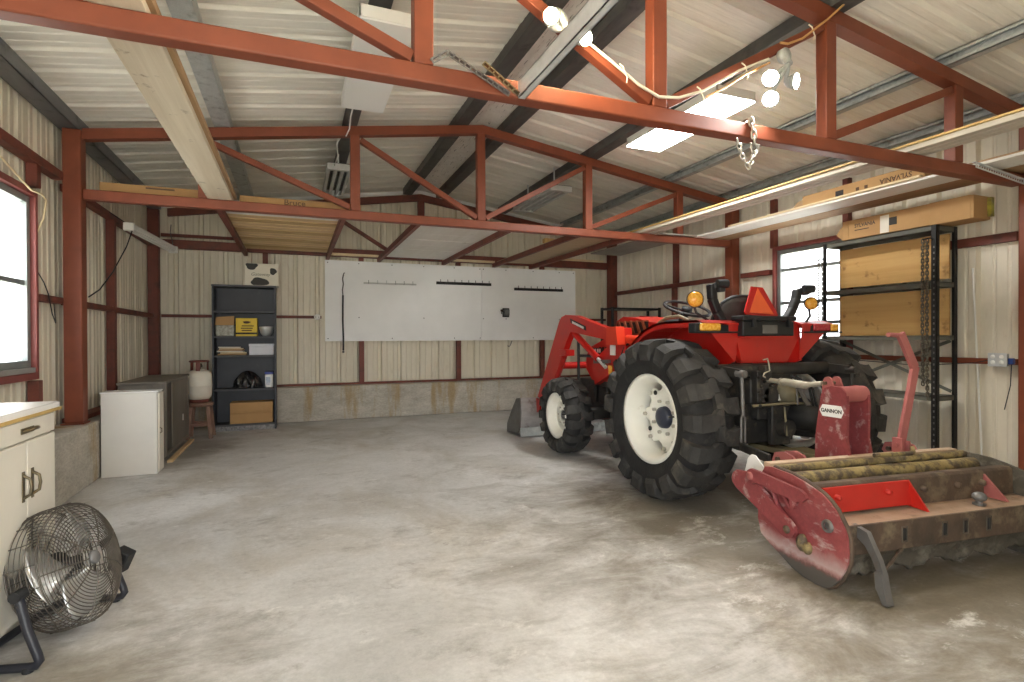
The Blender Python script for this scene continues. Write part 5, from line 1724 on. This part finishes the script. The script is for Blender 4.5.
def strip_light(x0, x1, y0, y1, z, label):
    t = thing('ceiling_light', label, 'ceiling light', ((x0 + x1) / 2, (y0 + y1) / 2, z))
    obj('end_plate', MB().box(x0, y0, z, x1, y0 + .06, z + .07), M['strip_grey'], t, bevel=.003)
    obj('end_plate', MB().box(x0, y1 - .06, z, x1, y1, z + .07), M['strip_grey'], t, bevel=.003)
    w = (x1 - x0)
    for k in range(4):
        x = x0 + w * (.06 + .88 * k / 3)
        obj('lamp_channel', MB().box(x - .018, y0 + .06, z + .01, x + .018, y1 - .06, z + .05), M['strip_grey'], t, bevel=.003)
    obj('back_tray', MB().box(x0, y0, z + .071, x1, y1, z + .076), M['dark_steel'], t)
    xm = (x0 + x1) / 2
    for y in (y0 + .2, y1 - .2):
        obj('hanger', MB().bar((xm, y, z + .076), (xm, y, roof_z(xm, 0) + .1), .02, .004), M['galv'], t)
    return t


strip_light(2.94, 3.24, 6.1, 7.35, 3.03, 'grey open strip light beyond the far truss on the right roof slope')
sl_ = strip_light(.33, .58, 6.2, 7.4, 3.03, 'grey open strip light beyond the far truss on the left roof slope')
obj('lamp_cord', MB().tube([(.4, 6.2, 3.07), (.42, 5.95, 3.1), (.4, 5.8, 3.18), (.43, 5.62, 3.19)], .006, 6), M['fix_white'], sl_)

# tube light on the left
t = thing('hanging_tube_light', 'white tube light hanging at the back of the left wall', 'tube light', (-1.44, 7.0, 2.3))
p, q = Vector((-1.53, 6.42, 2.33)), Vector((-1.365, 7.62, 2.29))
dd = (q - p).normalized()
sd_ = dd.cross(Vector((0, 0, 1))).normalized()
obj('housing', MB().bar(p, q, .075, .045), M['fix_white'], t, bevel=.008)
for s in (-1, 1):
    obj('lamp_tube', MB().tube([p + dd * .03 + sd_ * (.025 * s) - Vector((0, 0, .036)), q - dd * .03 + sd_ * (.025 * s) - Vector((0, 0, .036))], .013, 10), M['fix_white'], t)
for e, s in ((p, 1), (q, -1)):
    obj('end_cap', MB().bar(e - dd * .012 * s - Vector((0, 0, .012)), e + dd * .02 * s - Vector((0, 0, .012)), .1, .085), M['fix_white'], t, bevel=.012)
obj('lamp_cord', MB().tube([p + Vector((.03, 0, -.05)), (-1.52, 6.3, 2.1), (-1.57, 6.05, 1.82), (-1.6, 5.8, 1.64), (-1.625, 5.61, 1.56)], .006, 6), M['black_plastic'], t)
obj('hanger_cord', MB().tube([q + Vector((0, -.05, .03)), (-1.42, 7.9, 2.4), (-1.52, 8.3, 2.6), (-1.55, 8.52, 2.74)], .005, 6).tube([p + dd * .1, p + dd * .1 + Vector((-.2, 0, .14))], .005, 6), M['black_plastic'], t)
# odd wires on the left wall
one('hanging_wire', MB().tube([(-1.81, 5.1, 1.75), (-1.76, 5.12, 1.63), (-1.745, 5.15, 1.55), (-1.745, 5.22, 1.4), (-1.76, 5.33, 1.33), (-1.795, 5.4, 1.5), (-1.8, 5.44, 1.545)], .004, 6), M['black_plastic'], 'thin loose wire looped over the girt left of the left column', 'wire')
one('hanging_wire', MB().tube([(-1.745, 4.45, 2.37), (-1.74, 4.7, 2.3), (-1.735, 4.85, 2.26), (-1.73, 5.0, 2.27), (-1.735, 5.1, 2.25), (-1.74, 5.06, 2.1), (-1.77, 5.02, 1.98)], .007, 6), M['light_wood'], 'cream cable bending round the top corner of the left window', 'cable')

# twin floodlight on the near truss
M['bulb_warm'] = emit('warm_lit_bulb', (1.0, .76, .45), 330)
M['bulb_white'] = emit('white_lit_lens', (1.0, .98, .95), 240)
t = thing('twin_floodlight', 'twin warm bulbs glowing on the brace of the near truss', 'floodlight', (1.15, 2.36, 2.6))
obj('lamp_base', MB().lathe([(0, 2.4), (.055, 2.4), (.055, 2.43), (0, 2.43)], (1.2, 0, 2.76), 'Y', 20).cyl((1.2, 2.405, 2.76), (1.2, 2.37, 2.76), .02, 10), M['galv'], t)
for c, s in (((1.128, 2.33, 2.718), -1), ((1.31, 2.33, 2.651), 1)):
    c = Vector(c)
    ax = Vector((.25 * s, -.93, -.2)).normalized()
    mtx = face(c, Vector((0, 0, 1)).cross(ax), ax.cross(Vector((0, 0, 1)).cross(ax)))
    sk = MB().lathe([(.016, -.085), (.019, -.06), (.033, -.02), (.035, .0)], (0, 0, 0), 'Z', 20, m=mtx, caps=False).cyl((1.2, 2.37, 2.76), c - ax * .085, .014, 8)
    so_ = obj('lamp_holder', sk, M['galv'], t)
    obj('bulb', MB().lathe([(.03, -.02), (.035, .002), (.032, .016), (.02, .026), (0, .03)], (0, 0, 0), 'Z', 24, m=mtx, caps=False), M['bulb_warm'], so_)

# three headed floodlight
t = thing('triple_floodlight', 'white three headed floodlight under the near truss on the right', 'floodlight', (2.62, 2.38, 2.62))
bs = (2.708, 2.42, 2.87)
obj('lamp_base', MB().lathe([(0, 2.405), (.042, 2.405), (.042, 2.44), (0, 2.44)], (bs[0], 0, bs[2]), 'Y', 20).cyl(bs, (2.7, 2.38, 2.8), .022, 10), M['galv'], t)
for c, ax in (((2.545, 2.37, 2.686), (-.6, -.72, -.3)), ((2.745, 2.37, 2.703), (.35, -.9, -.2)), ((2.555, 2.38, 2.572), (-.5, -.5, -.7))):
    c, ax = Vector(c), Vector(ax).normalized()
    mtx = face(c, Vector((0, 0, 1)).cross(ax), ax.cross(Vector((0, 0, 1)).cross(ax)))
    sk = MB().lathe([(.016, -.06), (.028, -.05), (.044, -.012), (.046, .004), (.043, .004), (.041, -.006), (0, -.006)], (0, 0, 0), 'Z', 24, m=mtx, caps=False).cyl((2.7, 2.385, 2.8), c - ax * .06, .013, 8)
    so_ = obj('lamp_head', sk, M['galv'], t)
    obj('lens', MB().lathe([(.041, -.004), (.025, .004), (0, .007)], (0, 0, 0), 'Z', 24, m=mtx, caps=False), M['bulb_white'], so_)

M['orange_cable'] = pm('orange_cable', (.6, .33, .12), None, 3, .5)
M['cream_cable'] = pm('cream_cable', (.8, .75, .62), None, 3, .5)


def px_line(pts, y):
    return [(a, y, b) for a, b in pts]


one('cable', MB().tube(px_line([(3.2, 3.281), (3.059, 3.158), (2.84, 2.991), (2.72, 2.935), (2.66, 2.93)], 2.405), .007, 6), M['orange_cable'], 'orange cable running up the brace to the top of the near truss', 'cable')
one('cable', MB().tube(px_line([(2.6, 2.838), (2.373, 2.728), (2.122, 2.573), (1.951, 2.507), (1.82, 2.491), (1.693, 2.534), (1.522, 2.629), (1.393, 2.696), (1.3, 2.73), (1.24, 2.76)], 2.435), .008, 6), M['cream_cable'], 'cream cable sagging between the two floodlights', 'cable')
one('cable', MB().tube(px_line([(2.58, 2.8), (2.4, 2.7), (2.25, 2.6), (2.12, 2.53)], 2.41), .007, 6), M['orange_cable'], 'short orange cable beside the cream one left of the triple floodlight', 'cable')
for k, (x, z_) in enumerate(((2.1, 2.55), (2.42, 2.74), (1.6, 2.585), (2.95, 3.07))):
    one('cable_tie', MB().tube([(x - .02, 2.44, z_ + .04), (x - .01, 2.425, z_ + .02), (x + .015, 2.425, z_ - .03), (x + .02, 2.44, z_ - .05)], .004, 6), M['cream_cable'],
        'white cable tie ' + ('on the cream cable by the ridge post', 'on the brace left of the triple floodlight', 'on the brace right of the twin bulbs', 'on the orange cable near the truss top')[k], 'cable tie')

# door track with its perforated strap hangers
tk = MB().box(1.0, YF + .12, 2.352, 1.004, 2.43, 2.43).box(1.0, YF + .12, 2.352, 1.036, 2.43, 2.356).box(1.0, YF + .12, 2.426, 1.036, 2.43, 2.43).box(1.032, YF + .12, 2.352, 1.036, 2.43, 2.366)
t = thing('door_track', 'shiny galvanized overhead door track ending at the near truss', 'door track', (1.01, 1.0, 2.35))
obj('track', tk, M['galv_bright'], t)


def perf(mb, p, q, w=.032, up=(0, 1, 0)):
    p, q = Vector(p), Vector(q)
    d = (q - p).normalized()
    s = d.cross(Vector(up)).normalized()
    for e in (-1, 1):
        mb.bar(p + s * (e * w * .38), q + s * (e * w * .38), .0025, w * .25, s)
    n = max(2, int((q - p).length / .028))
    for k in range(n + 1):
        c = p.lerp(q, k / n)
        mb.bar(c - d * .004, c + d * .004, .0025, w, s)
    mb.bar(p + s * (w * .5) + Vector((0, .015, 0)), q + s * (w * .5) + Vector((0, .015, 0)), .03, .0025, s)
    return mb


pf = MB()
perf(pf, (.583, 2.43, 2.455), (.652, 2.42, 2.5), .026)
perf(pf, (.652, 2.42, 2.5), (.95, 2.42, 2.36), .026)
pf2 = MB()
perf(pf2, (.82, 2.405, 2.475), (.99, 2.405, 2.36), .026)
obj('strap_hanger', pf, M['grey_steel'], t)
obj('strap_hanger', pf2, M['brass'], t)
t = thing('door_track', 'galvanized door track and perforated hanger at the right edge', 'door track', (5.12, 1.0, 2.35))
obj('track', MB().box(5.11, YF + .12, 2.352, 5.17, 2.4, 2.357).box(5.165, YF + .12, 2.352, 5.17, 2.4, 2.44).box(5.11, YF + .12, 2.435, 5.17, 2.4, 2.44), M['galv_bright'], t)
obj('strap_hanger', perf(MB(), (4.56, 2.42, 2.435), (5.15, 2.41, 2.365), .045), M['galv_bright'], t)

# chain looped over the near truss
chain('hanging_chain', [(2.465, 2.52, 2.462), (2.465, 2.437, 2.462), (2.48, 2.43, 2.38), (2.487, 2.43, 2.32)], .05, 'upper length of pale chain looped over the chord of the near truss', .0065, 'chain_bright')
chain('hanging_chain', [(2.487, 2.43, 2.275), (2.46, 2.43, 2.21), (2.435, 2.43, 2.185), (2.4, 2.44, 2.25), (2.375, 2.45, 2.34)], .04, 'lower length of pale chain swinging under the chord of the near truss', .0052, 'chain_bright')
t = thing('shackle', 'steel shackle joining the two lengths of chain on the near truss', 'shackle', (2.487, 2.43, 2.27))
obj('bow', MB().tube([(2.468, 2.43, 2.318), (2.46, 2.43, 2.295), (2.468, 2.43, 2.27), (2.487, 2.43, 2.26), (2.506, 2.43, 2.27), (2.514, 2.43, 2.295), (2.506, 2.43, 2.318)], .007, 8), M['chain_bright'], t)
obj('pin', MB().cyl((2.452, 2.43, 2.318), (2.522, 2.43, 2.318), .007, 8), M['chain_bright'], t)

# ------------------------------------------------------------------ floor fan
t = thing('floor_fan', 'large wire cage floor fan with metal blades on the floor at the left', 'fan', (-.83, 2.62, 0))
M['fan_wire'] = pm('dusty_fan_wire', (.13, .115, .095), (.08, .07, .06), 20, .45, .5)
M['fan_blade'] = pm('metal_fan_blade', (.62, .62, .6), (.5, .5, .48), 5, .28, .75)
FC = Vector((-.868, 2.735, .278))
az = Vector((.95, -.24, .3)).normalized()
ax_ = Vector((0, 0, 1)).cross(az).normalized()
ay_ = az.cross(ax_)
FM = Matrix((ax_, ay_, az)).transposed().to_4x4()
FM.translation = FC
RF = .238


def ringpts(r, z, n=56):
    return [FM @ Vector((r * math.cos(a), r * math.sin(a), z)) for a in [2 * PI * k / n for k in range(n)]]


def dome(r, s):          # distance of the cage from the mid plane at radius r
    q = r / RF
    return s * (.055 + .055 * (1 - q ** 2.2))


for s, nm in ((1, 'front_grille'), (-1, 'rear_grille')):
    g = MB()
    k = 0
    r = .06
    while r < RF - .004:
        g.tube(ringpts(r, dome(r, s), 48), .002, 4, closed=True)
        r += .0115
    g.tube(ringpts(RF, dome(RF, s), 64), .0032, 6, closed=True)
    for j in range(9):
        a = 2 * PI * j / 9 + .2
        g.tube([FM @ Vector((rr * math.cos(a), rr * math.sin(a), dome(rr, s) + .002 * s)) for rr in [.045 + (RF - .045) * q / 8 for q in range(9)]], .0028, 5)
    go = obj(nm, g, M['fan_wire'], t)
    if s > 0:
        obj('hub_badge', MB().lathe([(0, .113), (.02, .1125), (.026, .109), (.028, .104), (.028, .098)], (0, 0, 0), 'Z', 28, m=FM), M['grey_steel'], go)
sidew = MB()
for z_ in (-.038, -.019, 0, .019, .038):
    sidew.tube(ringpts(RF + .004, z_, 64), .0018, 4, closed=True)
for j in range(18):
    a = 2 * PI * j / 18
    sidew.tube([FM @ Vector(((RF + .004) * math.cos(a), (RF + .004) * math.sin(a), z_)) for z_ in (-.056, 0, .056)], .002, 5)
obj('cage_band', sidew, M['fan_wire'], t)
for j in range(3):
    b = MB()
    a0 = 2 * PI * j / 3 + .55

    def bpt(u, v, a0=a0):
        r_ = .045 + .172 * u
        wd = 1.25 - .1 * u
        a = a0 + (v - .5) * wd + .35 * u
        return FM @ Vector((r_ * math.cos(a), r_ * math.sin(a), .01 + (v - .5) * .075 * (1 - .3 * u)))
    b.grid(bpt, 8, 10)
    obj('blade', b, M['fan_blade'], t, solid=.002)
obj('motor', MB().lathe([(0, -.1), (.055, -.1), (.065, -.085), (.065, -.03), (.03, -.02), (.03, .04), (0, .045)], (0, 0, 0), 'Z', 24, m=FM), M['black_steel'], t)
# stand: two side legs, a bent base tube
pn = FC - ax_ * .268
pf_ = FC + ax_ * .268
if (pn - Vector((0, 0, 1.2))).length > (pf_ - Vector((0, 0, 1.2))).length:
    pn, pf_ = pf_, pn
M['stand'] = pm('dark_blue_black_tube', (.018, .02, .028), (.03, .03, .036), 9, .35)
hx = Vector((az.x, az.y, 0)).normalized()
st = MB()


def leg(pv):
    g = Vector((pv.x, pv.y, 0))
    return [pv, g + hx * .03 + Vector((0, 0, .15)), g + hx * .062 + Vector((0, 0, .06)), g + hx * .068 + Vector((0, 0, .04)), g + hx * .055 + Vector((0, 0, .022)), g + hx * .02 + Vector((0, 0, .018)), g - hx * .17 + Vector((0, 0, .018))]


ln, lf = leg(pn), leg(pf_)
pts = ln + [Vector((ln[-1].x, ln[-1].y, .018)) - hx * .03 + (pf_ - pn).normalized() * .04] + [Vector((lf[-1].x, lf[-1].y, .018)) - hx * .03 - (pf_ - pn).normalized() * .04] + lf[::-1]
st.tube(pts, .0155, 12)
sto = obj('stand', st, M['stand'], t)
for pv in (pn, pf_):
    d_ = (FC - pv).normalized()
    obj('pivot_knob', MB().cyl(pv - d_ * .022, pv + d_ * .03, .02, 12), M['black_plastic'], sto)
    g = Vector((pv.x, pv.y, 0))
    obj('rubber_foot', MB().cyl(g + hx * .03 + Vector((0, 0, .001)), g + hx * .03 + Vector((0, 0, .022)), .018, 10), M['black_plastic'], sto)
cbx = pf_ + Vector((.025, 0, -.11)) + (pf_ - FC).normalized() * .055
cm_ = Matrix.Translation(cbx) @ Matrix.Rotation(math.radians(-22), 4, 'Z') @ Matrix.Rotation(math.radians(25), 4, 'Y')
cb = obj('control_box', MB().box(-.035, -.03, -.05, .035, .03, .05, cm_), M['black_plastic'], t, bevel=.006)
obj('control_dial', MB().lathe([(.018, -.032), (.018, -.044), (0, -.045)], (0, 0, 0), 'Y', 16, m=cm_), M['strip_grey'], cb)
